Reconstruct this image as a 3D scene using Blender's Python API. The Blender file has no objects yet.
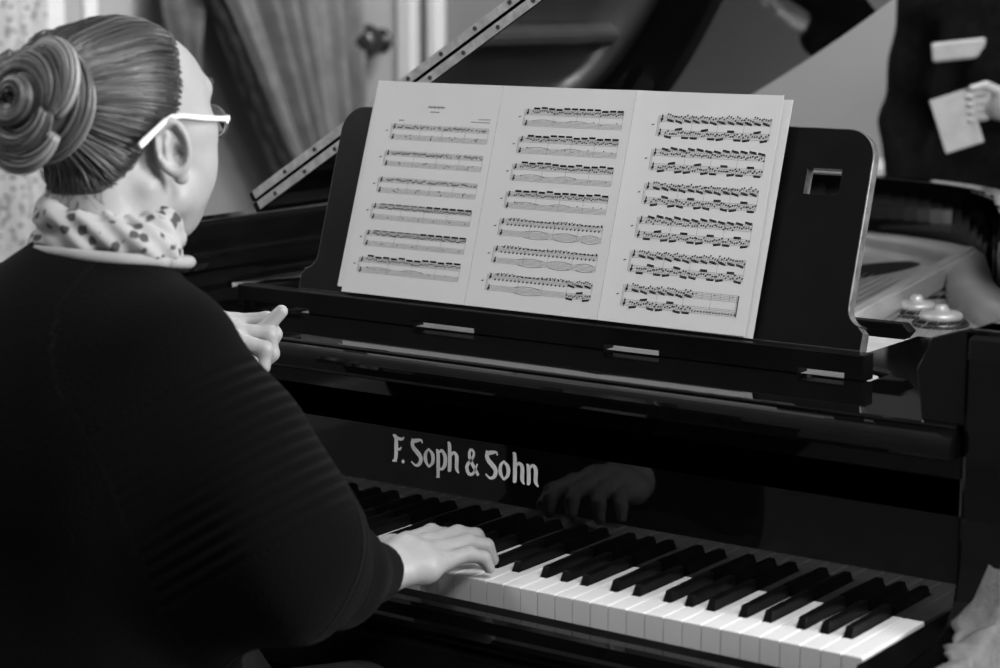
import bpy, bmesh, math, random
import numpy as np
from mathutils import Vector, Matrix

random.seed(7)
rng = np.random.default_rng(7)
C = bpy.context.scene.collection
PI = math.pi
K = 0.74                      # height of the white key tops

# ------------------------------------------------------------------ materials
def mat(name, g, rough=0.5, metal=0.0, spec=0.5, coat=0.0, noise=None, bump=None, tint=None):
    """grey procedural material; noise=(scale, spread) varies the grey; bump=(scale, strength)"""
    m = bpy.data.materials.new(name); m.use_nodes = True
    nt = m.node_tree; b = nt.nodes['Principled BSDF']
    b.inputs['Base Color'].default_value = (g, g, g, 1)
    b.inputs['Roughness'].default_value = rough
    b.inputs['Metallic'].default_value = metal
    b.inputs['Specular IOR Level'].default_value = spec
    if coat:
        b.inputs['Coat Weight'].default_value = coat
        b.inputs['Coat Roughness'].default_value = 0.02
    if noise:
        n = nt.nodes.new('ShaderNodeTexNoise'); n.inputs['Scale'].default_value = noise[0]; n.inputs['Detail'].default_value = 5
        tc = nt.nodes.new('ShaderNodeTexCoord'); nt.links.new(tc.outputs['Object'], n.inputs['Vector'])
        r = nt.nodes.new('ShaderNodeValToRGB')
        lo, hi = g * (1 - noise[1]), min(1, g * (1 + noise[1]))
        r.color_ramp.elements[0].position = 0.3; r.color_ramp.elements[1].position = 0.7
        r.color_ramp.elements[0].color = (lo, lo, lo, 1); r.color_ramp.elements[1].color = (hi, hi, hi, 1)
        nt.links.new(n.outputs['Fac'], r.inputs['Fac']); nt.links.new(r.outputs['Color'], b.inputs['Base Color'])
    if bump:
        n = nt.nodes.new('ShaderNodeTexNoise'); n.inputs['Scale'].default_value = bump[0]; n.inputs['Detail'].default_value = 4
        tc = nt.nodes.new('ShaderNodeTexCoord'); nt.links.new(tc.outputs['Object'], n.inputs['Vector'])
        bp = nt.nodes.new('ShaderNodeBump'); bp.inputs['Strength'].default_value = bump[1]; bp.inputs['Distance'].default_value = 0.004
        nt.links.new(n.outputs['Fac'], bp.inputs['Height']); nt.links.new(bp.outputs['Normal'], b.inputs['Normal'])
    return m

M_LACQ   = mat('black_lacquer', 0.003, 0.035, spec=0.32, noise=(30, 0.3))
M_SATIN  = mat('black_satin_wood', 0.005, 0.30, spec=0.2, noise=(20, 0.3))
M_DESK   = mat('black_desk_wood', 0.004, 0.35, spec=0.14, noise=(20, 0.3))
M_EDGE   = mat('pale_edge', 0.10, 0.25, spec=0.6, noise=(60, 0.4))
M_IVORY  = mat('key_ivory', 0.73, 0.22, spec=0.5, noise=(12, 0.04))
M_EBONY  = mat('key_ebony', 0.003, 0.4, spec=0.13, noise=(40, 0.3))
M_BRASS  = mat('hinge_metal', 0.50, 0.5, metal=0.25, noise=(80, 0.25))
M_SCREW  = mat('screw_metal', 0.12, 0.4, metal=1.0, noise=(200, 0.2))
M_PLATE  = mat('iron_plate_paint', 0.50, 0.38, metal=0.4, noise=(9, 0.12))
M_WOODL  = mat('soundboard_wood', 0.22, 0.35, noise=(6, 0.25))
M_STRING = mat('string_steel', 0.5, 0.3, metal=1.0, noise=(100, 0.1))
M_PIN    = mat('pin_block_paint', 0.68, 0.4, spec=0.5, noise=(40, 0.12))
M_OPENSHADE   = mat('opening_shade_black', 0.02, 0.9, spec=0.1, noise=(200, 0.4))
M_INLAY  = mat('inlaid_letters', 0.85, 0.35, spec=0.4, noise=(60, 0.08))
M_PAPER  = mat('paper', 0.68, 0.8, spec=0.15, noise=(8, 0.025))
M_INK    = mat('printing_ink', 0.012, 0.8, spec=0.1, noise=(300, 0.3))
M_INKG   = mat('printing_ink_light', 0.10, 0.8, spec=0.1, noise=(300, 0.15))
M_SKIN   = mat('skin', 0.335, 0.45, spec=0.35, noise=(28, 0.05), bump=(160, 0.08))
M_NAIL   = mat('nail', 0.6, 0.3, spec=0.5, noise=(40, 0.05))
M_LIP    = mat('lips', 0.3, 0.4, noise=(60, 0.1))
M_EYE    = mat('eye_white', 0.75, 0.15, noise=(20, 0.03))
M_IRIS   = mat('iris', 0.05, 0.15, noise=(80, 0.3))
M_HAIRB  = mat('hair_base', 0.035, 0.55, noise=(60, 0.4))
M_FRAME  = mat('glasses_frame', 0.72, 0.3, spec=0.5, noise=(20, 0.05))
M_TROUS  = mat('dark_trousers', 0.02, 0.85, spec=0.15, noise=(80, 0.3))
M_SHOE   = mat('black_leather', 0.012, 0.35, noise=(60, 0.3))
M_JACKET = mat('black_cloth', 0.0035, 0.95, spec=0.04, noise=(60, 0.4))
M_WCLOTH = mat('pale_cloth', 0.31, 0.85, spec=0.1, noise=(40, 0.1))
M_WALL   = mat('pale_plaster', 0.20, 0.85, spec=0.2, noise=(1.2, 0.10), bump=(40, 0.05))
M_WALLD  = mat('grey_wall', 0.20, 0.85, spec=0.2, noise=(3, 0.12), bump=(40, 0.05))
M_TRIM   = mat('pale_paint', 0.62, 0.5, noise=(5, 0.05))
M_DOOR   = mat('pale_door_paint', 0.52, 0.5, noise=(2.5, 0.08))
M_CEIL   = mat('ceiling_paint', 0.7, 0.9, noise=(3, 0.03))
M_FLOOR  = mat('parquet', 0.16, 0.35, noise=(14, 0.4))
M_DRAPE  = mat('drape_cloth', 0.155, 0.75, spec=0.25, noise=(14, 0.25), bump=(220, 0.15))
M_FRINGE = mat('dark_fringe', 0.02, 0.9, spec=0.1, noise=(90, 0.5), bump=(150, 0.6))
M_KNOB   = mat('dark_knob_metal', 0.035, 0.25, metal=0.5, noise=(30, 0.3))

def glass_mat(name):
    m = bpy.data.materials.new(name); m.use_nodes = True
    b = m.node_tree.nodes['Principled BSDF']
    b.inputs['Transmission Weight'].default_value = 1.0; b.inputs['Roughness'].default_value = 0.0
    b.inputs['IOR'].default_value = 1.1; b.inputs['Base Color'].default_value = (0.95, 0.95, 0.95, 1)
    n = m.node_tree.nodes.new('ShaderNodeTexNoise'); n.inputs['Scale'].default_value = 50
    mr = m.node_tree.nodes.new('ShaderNodeMapRange'); mr.inputs['To Min'].default_value = 0.0; mr.inputs['To Max'].default_value = 0.04
    m.node_tree.links.new(n.outputs['Fac'], mr.inputs['Value']); m.node_tree.links.new(mr.outputs['Result'], b.inputs['Roughness'])
    return m
M_GLASS = glass_mat('clear_lens')

def hair_mat():
    m = bpy.data.materials.new('hair_strands'); m.use_nodes = True
    nt = m.node_tree; b = nt.nodes['Principled BSDF']
    at = nt.nodes.new('ShaderNodeAttribute'); at.attribute_name = 'strand'
    r = nt.nodes.new('ShaderNodeValToRGB')
    r.color_ramp.elements[0].color = (0.012, 0.012, 0.012, 1); r.color_ramp.elements[1].color = (0.38, 0.38, 0.38, 1)
    e = r.color_ramp.elements.new(0.6); e.color = (0.06, 0.06, 0.06, 1)
    nt.links.new(at.outputs['Fac'], r.inputs['Fac']); nt.links.new(r.outputs['Color'], b.inputs['Base Color'])
    b.inputs['Roughness'].default_value = 0.36; b.inputs['Specular IOR Level'].default_value = 0.6
    return m
M_HAIR = hair_mat()

def knit_mat():
    m = mat('black_knit', 0.0018, 0.9, spec=0.05)
    nt = m.node_tree; b = nt.nodes['Principled BSDF']
    b.inputs['Sheen Weight'].default_value = 0.02; b.inputs['Sheen Roughness'].default_value = 0.5
    at = nt.nodes.new('ShaderNodeAttribute'); at.attribute_name = 'rib'
    mul = nt.nodes.new('ShaderNodeMath'); mul.operation = 'MULTIPLY'; mul.inputs[1].default_value = 2 * PI / 0.0135
    sn = nt.nodes.new('ShaderNodeMath'); sn.operation = 'SINE'
    n = nt.nodes.new('ShaderNodeTexNoise'); n.inputs['Scale'].default_value = 260
    tc = nt.nodes.new('ShaderNodeTexCoord'); nt.links.new(tc.outputs['Object'], n.inputs['Vector'])
    ad = nt.nodes.new('ShaderNodeMath'); ad.operation = 'MULTIPLY_ADD'; ad.inputs[1].default_value = 0.5
    nt.links.new(at.outputs['Fac'], mul.inputs[0]); nt.links.new(mul.outputs[0], sn.inputs[0])
    nt.links.new(n.outputs['Fac'], ad.inputs[0]); nt.links.new(sn.outputs[0], ad.inputs[2])
    bp = nt.nodes.new('ShaderNodeBump'); bp.inputs['Strength'].default_value = 0.8; bp.inputs['Distance'].default_value = 0.003
    nt.links.new(ad.outputs[0], bp.inputs['Height']); nt.links.new(bp.outputs['Normal'], b.inputs['Normal'])
    return m
M_KNIT = knit_mat()

def print_mat(name, base, dark, scale, thr):
    """cloth with scattered dark blots"""
    m = mat(name, base, 0.8, spec=0.15)
    nt = m.node_tree; b = nt.nodes['Principled BSDF']
    tc = nt.nodes.new('ShaderNodeTexCoord')
    v = nt.nodes.new('ShaderNodeTexVoronoi'); v.inputs['Scale'].default_value = scale
    n = nt.nodes.new('ShaderNodeTexNoise'); n.inputs['Scale'].default_value = scale * 1.6; n.inputs['Detail'].default_value = 3
    nt.links.new(tc.outputs['Object'], v.inputs['Vector']); nt.links.new(tc.outputs['Object'], n.inputs['Vector'])
    ad = nt.nodes.new('ShaderNodeMath'); ad.operation = 'MULTIPLY_ADD'; ad.inputs[1].default_value = 0.7
    nt.links.new(n.outputs['Fac'], ad.inputs[0]); nt.links.new(v.outputs['Distance'], ad.inputs[2])
    r = nt.nodes.new('ShaderNodeValToRGB')
    r.color_ramp.elements[0].position = thr; r.color_ramp.elements[1].position = thr + 0.09
    r.color_ramp.elements[0].color = (dark, dark, dark, 1); r.color_ramp.elements[1].color = (base, base, base, 1)
    nt.links.new(ad.outputs[0], r.inputs['Fac']); nt.links.new(r.outputs['Color'], b.inputs['Base Color'])
    return m
M_SCARF = print_mat('printed_scarf', 0.38, 0.07, 62, 0.64)
M_LACE  = print_mat('lace', 0.45, 0.15, 55, 0.66)

# ------------------------------------------------------------------ object helpers
def thing(name, label, cat, loc=(0, 0, 0), group=None):
    o = bpy.data.objects.new(name, None); C.objects.link(o)
    o.location = loc; o.empty_display_size = 0.05
    o['label'] = label; o['category'] = cat
    if group: o['group'] = group
    return o

def tag(o, label, cat, group=None):
    o['label'] = label; o['category'] = cat
    if group: o['group'] = group
    return o

def link(name, me, mats, parent=None, smooth=False, label=None):
    if not isinstance(mats, (list, tuple)): mats = [mats]
    for m in mats: me.materials.append(m)
    if smooth: me.shade_smooth()
    o = bpy.data.objects.new(name, me); C.objects.link(o)
    if parent:
        o.parent = parent
        w = parent; T = Vector((0, 0, 0))
        while w: T = T + w.location; w = w.parent
        o.location = -T if False else o.location
        me.transform(Matrix.Translation(-T))
    if label: o['label'] = label
    return o

def obj(name, bm, mats, parent=None, smooth=False, label=None):
    bmesh.ops.recalc_face_normals(bm, faces=bm.faces[:])
    me = bpy.data.meshes.new(name); bm.to_mesh(me); bm.free()
    return link(name, me, mats, parent, smooth, label)

def pyobj(name, V, F, mats, parent=None, smooth=False, label=None, midx=None):
    me = bpy.data.meshes.new(name); me.from_pydata([tuple(map(float, v)) for v in V], [], [tuple(map(int, f)) for f in F]); me.update()
    if midx is not None: me.polygons.foreach_set('material_index', np.array(midx, dtype=np.int32))
    return link(name, me, mats, parent, smooth, label)

def struct(o): o['kind'] = 'structure'; return o

def add_box(bm, x0, x1, y0, y1, z0, z1, bevel=0.0, seg=2):
    r = bmesh.ops.create_cube(bm, size=1)
    vs = r['verts']
    for v in vs:
        v.co = Vector(((x0 + x1) / 2 + v.co.x * (x1 - x0), (y0 + y1) / 2 + v.co.y * (y1 - y0), (z0 + z1) / 2 + v.co.z * (z1 - z0)))
    if bevel:
        es = list({e for v in vs for e in v.link_edges})
        bmesh.ops.bevel(bm, geom=es, offset=bevel, segments=seg, profile=0.5, affect='EDGES')

def box(name, x0, x1, y0, y1, z0, z1, m, parent=None, bevel=0.0, seg=2, label=None):
    bm = bmesh.new(); add_box(bm, x0, x1, y0, y1, z0, z1, bevel, seg)
    return obj(name, bm, m, parent, label=label)

def add_prism(bm, pts, axis, a0, a1, bevel=0.0, seg=2, xf=None):
    """extrude a 2-D outline along an axis: axis 0 -> pts are (y,z); 1 -> (x,z); 2 -> (x,y)"""
    def p3(p, a):
        if axis == 0: v = Vector((a, p[0], p[1]))
        elif axis == 1: v = Vector((p[0], a, p[1]))
        else: v = Vector((p[0], p[1], a))
        return xf(v) if xf else v
    A = [bm.verts.new(p3(p, a0)) for p in pts]; B = [bm.verts.new(p3(p, a1)) for p in pts]
    n = len(pts)
    bm.faces.new(A); bm.faces.new(B[::-1])
    for i in range(n): bm.faces.new((A[i], B[i], B[(i + 1) % n], A[(i + 1) % n]))
    if bevel:
        es = [e for e in {e for v in A for e in v.link_edges if e.other_vert(v) in A} | {e for v in B for e in v.link_edges if e.other_vert(v) in B}]
        bmesh.ops.recalc_face_normals(bm, faces=bm.faces[:])
        bmesh.ops.bevel(bm, geom=es, offset=bevel, segments=seg, profile=0.5, affect='EDGES')

def add_lathe(bm, prof, cx, cy, cz, n=32, axis='z'):
    """prof: list of (r, h)"""
    rings = []
    for r, h in prof:
        ring = []
        for i in range(n):
            a = 2 * PI * i / n
            v = (r * math.cos(a), r * math.sin(a), h)
            if axis == 'y': v = (v[0], v[2], v[1])
            if axis == 'x': v = (v[2], v[0], v[1])
            ring.append(bm.verts.new((cx + v[0], cy + v[1], cz + v[2])))
        rings.append(ring)
    for a, b in zip(rings, rings[1:]):
        for i in range(n): bm.faces.new((a[i], a[(i + 1) % n], b[(i + 1) % n], b[i]))
    bm.faces.new(rings[0]); bm.faces.new(rings[-1][::-1])

def tube_arrays(P, R, n=8, flat=1.0):
    """swept tube along points P (k,3) with radii R; returns verts, faces"""
    P = np.asarray(P, float); k = len(P); R = np.broadcast_to(np.asarray(R, float), (k,))
    T = np.gradient(P, axis=0); T /= np.linalg.norm(T, axis=1)[:, None] + 1e-12
    up = np.array([0, 0, 1.0]) if abs(T[0, 2]) < 0.9 else np.array([1.0, 0, 0])
    V = []
    N = np.cross(T[0], up); N /= np.linalg.norm(N)
    for i in range(k):
        N = N - T[i] * (N @ T[i]); N /= np.linalg.norm(N) + 1e-12
        B = np.cross(T[i], N)
        for j in range(n):
            a = 2 * PI * j / n
            V.append(P[i] + R[i] * (math.cos(a) * N + flat * math.sin(a) * B))
    F = []
    for i in range(k - 1):
        for j in range(n):
            F.append((i * n + j, i * n + (j + 1) % n, (i + 1) * n + (j + 1) % n, (i + 1) * n + j))
    F.append(tuple(range(n - 1, -1, -1))); F.append(tuple((k - 1) * n + j for j in range(n)))
    return np.array(V), F

def spline(pts, n):
    """Catmull-Rom through pts"""
    P = np.asarray(pts, float); P = np.vstack([2 * P[0] - P[1], P, 2 * P[-1] - P[-2]])
    m = len(P) - 3; out = []
    for q in np.linspace(0, m - 1e-9, n):
        i = int(q); t = q - i; a, b, c, d = P[i:i + 4]
        out.append(0.5 * ((2 * b) + (c - a) * t + (2 * a - 5 * b + 4 * c - d) * t * t + (3 * b - a - 3 * c + d) * t ** 3))
    return np.array(out)

# ------------------------------------------------------------------ implicit surfaces
def vlen(a): return np.sqrt((a * a).sum(-1))
def s_ell(p, c, r, rot=None):
    q = p - np.array(c)
    if rot is not None: q = q @ np.array(rot)
    r = np.array(r, float)
    k0 = vlen(q / r); k1 = vlen(q / (r * r)) + 1e-9
    return k0 * (k0 - 1) / k1
def s_cap(p, a, b, ra, rb):
    a = np.array(a, float); b = np.array(b, float); ab = b - a
    t = np.clip(((p - a) @ ab) / (ab @ ab), 0, 1)
    return vlen(p - a - t[..., None] * ab) - (ra + (rb - ra) * t)
def smin(a, b, k):
    h = np.clip(0.5 + 0.5 * (b - a) / k, 0, 1)
    return b + (a - b) * h - k * h * (1 - h)
def smax(a, b, k): return -smin(-a, -b, k)
def s_chain(p, pts, rs, k=0.004):
    d = None
    for i in range(len(pts) - 1):
        e = s_cap(p, pts[i], pts[i + 1], rs[i], rs[i + 1]); d = e if d is None else smin(d, e, k)
    return d

def surface(fn, lo, hi, h):
    """surface nets over fn(points)->signed distance; returns verts, quads"""
    lo = np.array(lo, float); n = (np.ceil((np.array(hi) - lo) / h).astype(int) + 4) // 4 * 4 + 1
    ax = [lo[i] + h * np.arange(n[i]) for i in range(3)]
    cn = (n - 1) // 4 + 1
    cg = np.stack(np.meshgrid(*[lo[i] + 4 * h * np.arange(cn[i]) for i in range(3)], indexing='ij'), -1)
    cv = fn(cg.reshape(-1, 3)).reshape(cn)
    near = np.abs(cv) < 4 * h * 2.2
    big = cv[(np.arange(n[0]) + 2) // 4][:, (np.arange(n[1]) + 2) // 4][:, :, (np.arange(n[2]) + 2) // 4].copy()
    msk = near[(np.arange(n[0]) + 2) // 4][:, (np.arange(n[1]) + 2) // 4][:, :, (np.arange(n[2]) + 2) // 4]
    idx = np.argwhere(msk)
    pts = lo + h * idx
    vals = np.concatenate([fn(pts[i:i + 400000]) for i in range(0, len(pts), 400000)])
    big[msk] = vals
    S = big < 0
    c = tuple(x - 1 for x in n)
    acc = np.zeros(c + (3,), np.float32); cnt = np.zeros(c, np.float32)
    offs = [(0, 0), (1, 0), (0, 1), (1, 1)]
    for a in range(3):
        o = [i for i in range(3) if i != a]
        for u, v in offs:
            s0 = [slice(None)] * 3; s1 = [slice(None)] * 3
            s0[a] = slice(0, -1); s1[a] = slice(1, None)
            for q, w in zip(o, (u, v)):
                sl = slice(w, n[q] - 1 + w); s0[q] = sl; s1[q] = sl
            A = big[tuple(s0)]; B = big[tuple(s1)]
            cr = (A < 0) != (B < 0)
            t = np.where(cr, A / np.where(cr, A - B, 1), 0)
            cnt += cr
            acc[..., a] += np.where(cr, t, 0)
            acc[..., o[0]] += np.where(cr, u, 0); acc[..., o[1]] += np.where(cr, v, 0)
    act = cnt > 0
    ids = -np.ones(c, int); ci = np.argwhere(act); ids[act] = np.arange(len(ci))
    V = lo + h * (ci + acc[act] / cnt[act][:, None])
    F = []
    for a in range(3):
        b, d = (a + 1) % 3, (a + 2) % 3
        s0 = [slice(1, -1)] * 3; s1 = [slice(1, -1)] * 3
        s0[a] = slice(0, -1); s1[a] = slice(1, None)
        A = S[tuple(s0)]; B = S[tuple(s1)]
        cr = np.argwhere(A != B)
        base = cr.copy()
        for q in (b, d): base[:, q] += 1
        def cell(db, dd):
            t = base.copy(); t[:, b] += db; t[:, d] += dd
            return ids[t[:, 0], t[:, 1], t[:, 2]]
        Q = np.stack([cell(-1, -1), cell(0, -1), cell(0, 0), cell(-1, 0)], 1)
        flip = ~A[tuple(cr.T)]
        Q[flip] = Q[flip][:, ::-1]
        F.append(Q)
    F = np.concatenate(F); F = F[(F >= 0).all(1)]
    return V, F

def meshobj(name, VF, mats, parent=None, label=None, attr=None):
    V, F = VF
    me = bpy.data.meshes.new(name)
    me.vertices.add(len(V)); me.vertices.foreach_set('co', np.asarray(V, np.float32).ravel())
    me.loops.add(len(F) * 4); me.loops.foreach_set('vertex_index', np.asarray(F, np.int32).ravel())
    me.polygons.add(len(F)); me.polygons.foreach_set('loop_start', np.arange(0, len(F) * 4, 4, dtype=np.int32))
    me.update(calc_edges=True); me.validate()
    if attr:
        for k, arr in attr.items():
            a = me.attributes.new(k, 'FLOAT', 'POINT'); a.data.foreach_set('value', np.asarray(arr, np.float32))
    return link(name, me, mats, parent, True, label)

def merge(parts):
    V, F, n = [], [], 0
    for v, f in parts:
        V.append(v); F.append(np.asarray(f) + n); n += len(v)
    return np.concatenate(V), np.concatenate(F)
# ================================================================== ROOM
XL, XR, YB, YF, ZC = -3.4, 3.2, 3.2, -3.6, 2.9
struct(box('floor', XL - .1, XR + .1, YF - .1, YB + .1, -0.1, 0, M_FLOOR))
struct(box('ceiling', XL - .1, XR + .1, YF - .1, YB + .1, ZC, ZC + .1, M_CEIL))
struct(box('wall_left', XL - .1, XL, YF, YB, 0, ZC, M_WALLD))
struct(box('wall_back', XL - .1, XR + .1, YB, YB + .1, 0, ZC, M_WALL))
struct(box('added_dark_panel', -2.6, .6, YB - .03, YB - .002, 1.52, 2.6, mat('reflection_dark', 0.012, .6, noise=(6, .3)), None, .006))  # unseen panel added to keep the lacquer's reflections dark
struct(box('wall_right', XR, XR + .1, YF, YB, 0, ZC, M_WALL))
struct(box('wall_front', XL - .1, XR + .1, YF - .1, YF, 0, ZC, M_WALL))
bm = bmesh.new(); add_prism(bm, [(YB, .86), (YB - .02, .86), (YB - .035, .89), (YB - .035, .92), (YB - .015, .945), (YB, .945)], 0, -2.95, XR); struct(obj('trim_1', bm, mat('rail_paint', .34, .5, noise=(5, .05))))
bm = bmesh.new(); add_prism(bm, [(YB, 0), (YB - .02, 0), (YB - .02, .12), (YB - .008, .14), (YB, .14)], 0, -2.95, XR); struct(obj('baseboard_back', bm, M_TRIM))
bm = bmesh.new(); add_prism(bm, [(XL, 0), (XL + .02, 0), (XL + .02, .12), (XL + .008, .14), (XL, .14)], 1, YF, YB); struct(obj('baseboard_left', bm, M_TRIM))

# door on the back wall beside the corner
d1 = thing('door_1', 'pale door with moulded frame on the back wall', 'door', (-3.2, YB, 0)); struct(d1)
box('door_leaf', -3.36, -3.105, YB - .03, YB - .002, 0.01, 2.05, M_DOOR, d1, .004)
bm = bmesh.new()
for x0, x1 in ((-3.105, -3.045), (-2.99, -2.95)):
    add_box(bm, x0, x1, YB - .05, YB - .001, 0, 2.12, .006)
add_box(bm, -3.4, -3.05, YB - .05, YB - .001, 2.05, 2.13, .006)
obj('door_frame', bm, M_TRIM, d1)
kn = bmesh.new(); add_lathe(kn, [(0.001, 0), (.035, .0), (.037, -.006), (.02, -.012), (.012, -.03), (.016, -.04), (.04, -.05), (.052, -.075), (.05, -.1), (.032, -.122), (.001, -.128)], -3.170, YB - .03, 1.225, 28, 'y')
obj('door_knob', kn, M_KNOB, d1, True, label='large dark round door knob')

# lace window and drape on the left wall
w1 = thing('window_1', 'window with pale frame behind lace on the left wall', 'window', (XL, 1.7, 0)); struct(w1)
bm = bmesh.new()
for y0, y1 in ((1.05, 1.12), (1.5, 1.54), (1.98, 2.05), (2.12, 2.17)): add_box(bm, XL, XL + .05, y0, y1, .8, 2.3, .008)
for z0, z1 in ((.8, .87), (1.55, 1.6), (2.23, 2.3)): add_box(bm, XL, XL + .05, 1.05, 2.05, z0, z1, .008)
obj('window_frame', bm, M_TRIM, w1)
box('window_pane', XL + .01, XL + .016, 1.1, 2.0, .85, 2.25, M_GLASS, w1)
struct(box('trim_2', XL, XL + .03, 2.05, 2.45, 0.0, 2.5, mat('grey_panel', 0.3, 0.7, noise=(2, .1)), None, .004))

def cloth(name, fn, nu, nv, m, parent=None, thick=0.003, label=None):
    V = []; 
    for j in range(nv + 1):
        for i in range(nu + 1): V.append(fn(i / nu, j / nv))
    F = [(j * (nu + 1) + i, j * (nu + 1) + i + 1, (j + 1) * (nu + 1) + i + 1, (j + 1) * (nu + 1) + i) for j in range(nv) for i in range(nu)]
    o = pyobj(name, V, F, m, parent, True, label)
    s = o.modifiers.new('thickness', 'SOLIDIFY'); s.thickness = thick; s.offset = 0
    return o

def drape_y(u, z):
    # left border slants from (y=1.95, z=2.45) to (y=2.86, z=.7), right border almost plumb
    t = (2.5 - z) / 1.8
    yl = 1.78 + 1.06 * min(t, 1.05); yr = 3.12 - 0.04 * t
    if z < .62: yl -= (.62 - z) * .25
    return yl + (yr - yl) * u
def drape_fn(u, v):
    z = 2.5 - 2.48 * v
    k = 0.046 + 0.012 * math.sin(3 * v + 5 * u)
    return (XL + .19 + k * math.sin(2 * PI * 6.5 * u + 1.2 * math.sin(2.2 * v)) + .018 * math.sin(2 * PI * 15 * u + 2), drape_y(u, z), z)
dr = thing('drape', 'grey tied-back drape with dark fringed edge beside the pale door', 'curtain', (XL + .1, 2.8, 0))
cloth('drape_panel', drape_fn, 150, 60, M_DRAPE, dr)
P = [(XL + .21 + .008 * math.sin(40 * v), drape_y(0, 2.5 - 2.48 * v) - .005, 2.5 - 2.48 * v) for v in np.linspace(0, 1, 90)]
V, F = tube_arrays(P, [0.022 + 0.006 * math.sin(i * 2.1) for i in range(90)], 8); pyobj('fringe', V, F, M_FRINGE, dr, True, label='dark fringe along the drape edge')
# scalloped dark tail trim left of the drape
def tail_fn(u, v):
    z = 2.5 - 1.36 * v
    return (XL + .16 + .02 * math.sin(2 * PI * 2 * u + 3 * v), 2.20 + .20 * v + (.12 + .04 * math.sin(v * 24)) * (u - .5), z)
tl = cloth('drape_tail', tail_fn, 20, 60, mat('drape_tail_cloth', 0.07, .85, noise=(16, .5), bump=(60, .5)), dr, label='dark scalloped tail hanging beside the drape')
# lace
def lace_fn(u, v):
    z = 2.5 - 2.46 * v
    return (XL + .075 + .02 * math.sin(2 * PI * 7 * u + .8 * math.sin(4 * v)) , 1.0 + u * (1.0 - .05 * math.sin(3 * v)), z)
lc = cloth('lace_curtain', lace_fn, 110, 40, M_LACE)
tag(lc, 'pale lace curtain hanging at the far left edge behind the bun', 'curtain')
# ================================================================== GRAND PIANO
pn = thing('grand_piano', 'black lacquered grand piano with open lid and inlaid lettering', 'piano', (-.61, .15, 0))
XB, XT = -1.33, 0.085           # outer bass / treble sides
ZR = 1.06                       # top of the rim
# plan outline (outer) : bass front -> tail -> bent side -> treble front
ctrl = [(XB, 1.15), (XB + .005, 1.32), (XB + .06, 1.5), (-1.14, 1.62), (-.98, 1.665), (-.78, 1.660), (-.60, 1.605), (-.46, 1.49), (-.36, 1.30), (-.26, 1.10), (-.10, .90), (.03, .76), (XT, .60), (XT, .48)]
outer = [(XB, .15)] + [(XB, y) for y in np.linspace(.3, 1.05, 6)] + [tuple(p) for p in spline([(*c, 0) for c in ctrl], 70)[:, :2]] + [(XT, .15)]
def offset(poly, d):
    out = []
    n = len(poly)
    for i, p in enumerate(poly):
        a = np.array(poly[max(i - 1, 0)]); b = np.array(poly[min(i + 1, n - 1)]); t = b - a; t /= np.linalg.norm(t)
        out.append((p[0] + d * t[1], p[1] - d * t[0]))
    return out
inner = offset(outer, .05)
bm = bmesh.new()
zo = [(.66, 0), (ZR - .006, 0), (ZR, .006)]
ringsO = [[bm.verts.new((*(np.array(o_) * (1 - q) + np.array(i_) * q)[:2], z)) for o_, i_ in zip(outer, inner)] for z, q in ((.66, 0), (ZR - .006, 0), (ZR - .001, .04), (ZR, .12), (ZR, .88), (ZR - .001, .96), (ZR - .006, 1), (.66, 1))]
for a, b in zip(ringsO, ringsO[1:] + ringsO[:1]):
    for i in range(len(a) - 1): bm.faces.new((a[i], a[i + 1], b[i + 1], b[i]))
bm.faces.new([r[0] for r in ringsO]); bm.faces.new([r[-1] for r in ringsO][::-1])
obj('rim', bm, M_LACQ, pn)
# bottom board / keybed
box('keybed', XB + .02, XT - .02, -.05, .45, .60, .665, M_LACQ, pn, .004)
bm = bmesh.new(); add_prism(bm, inner, 2, .86, .90)
obj('soundboard', bm, M_WOODL, pn)
# cheeks with scrolled arms, one each side
arm_prof = [(.20, .60), (-.045, .60), (-.06, .61), (-.066, .63), (-.066, .68), (-.06, .705), (-.045, .722), (-.015, .731), (.04, .735), (.085, .740), (.112, .752), (.130, .775), (.139, .81), (.142, .86), (.142, 1.03), (.145, 1.05), (.156, ZR), (.20, ZR)]
for s, (x0, x1) in (('b', (XB - .0, -1.262)), ('t', (.038, XT))):
    bm = bmesh.new(); add_prism(bm, arm_prof, 0, x0, x1, .004)
    obj('arm', bm, M_LACQ, pn)
for x0, x1 in ((-1.262, -1.224), (.002, .038)):
    bm = bmesh.new(); add_prism(bm, [(-.022, .665), (-.022, .732), (-.018, .7385), (.149, .7385), (.149, .665)], 0, x0, x1, .002)
    obj('key_block', bm, M_LACQ, pn)
# key slip in front of the keys with two fine beads
bm = bmesh.new()
add_prism(bm, [(-.012, .665), (-.012, .705), (-.016, .7085), (-.030, .7085), (-.034, .7045), (-.034, .690), (-.038, .687), (-.041, .682), (-.038, .677), (-.034, .674), (-.034, .655), (-.040, .652), (-.043, .647), (-.040, .642), (-.034, .64), (-.034, .60), (-.012, .60)], 0, -1.262, .038)
obj('key_slip', bm, M_LACQ, pn)
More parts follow.
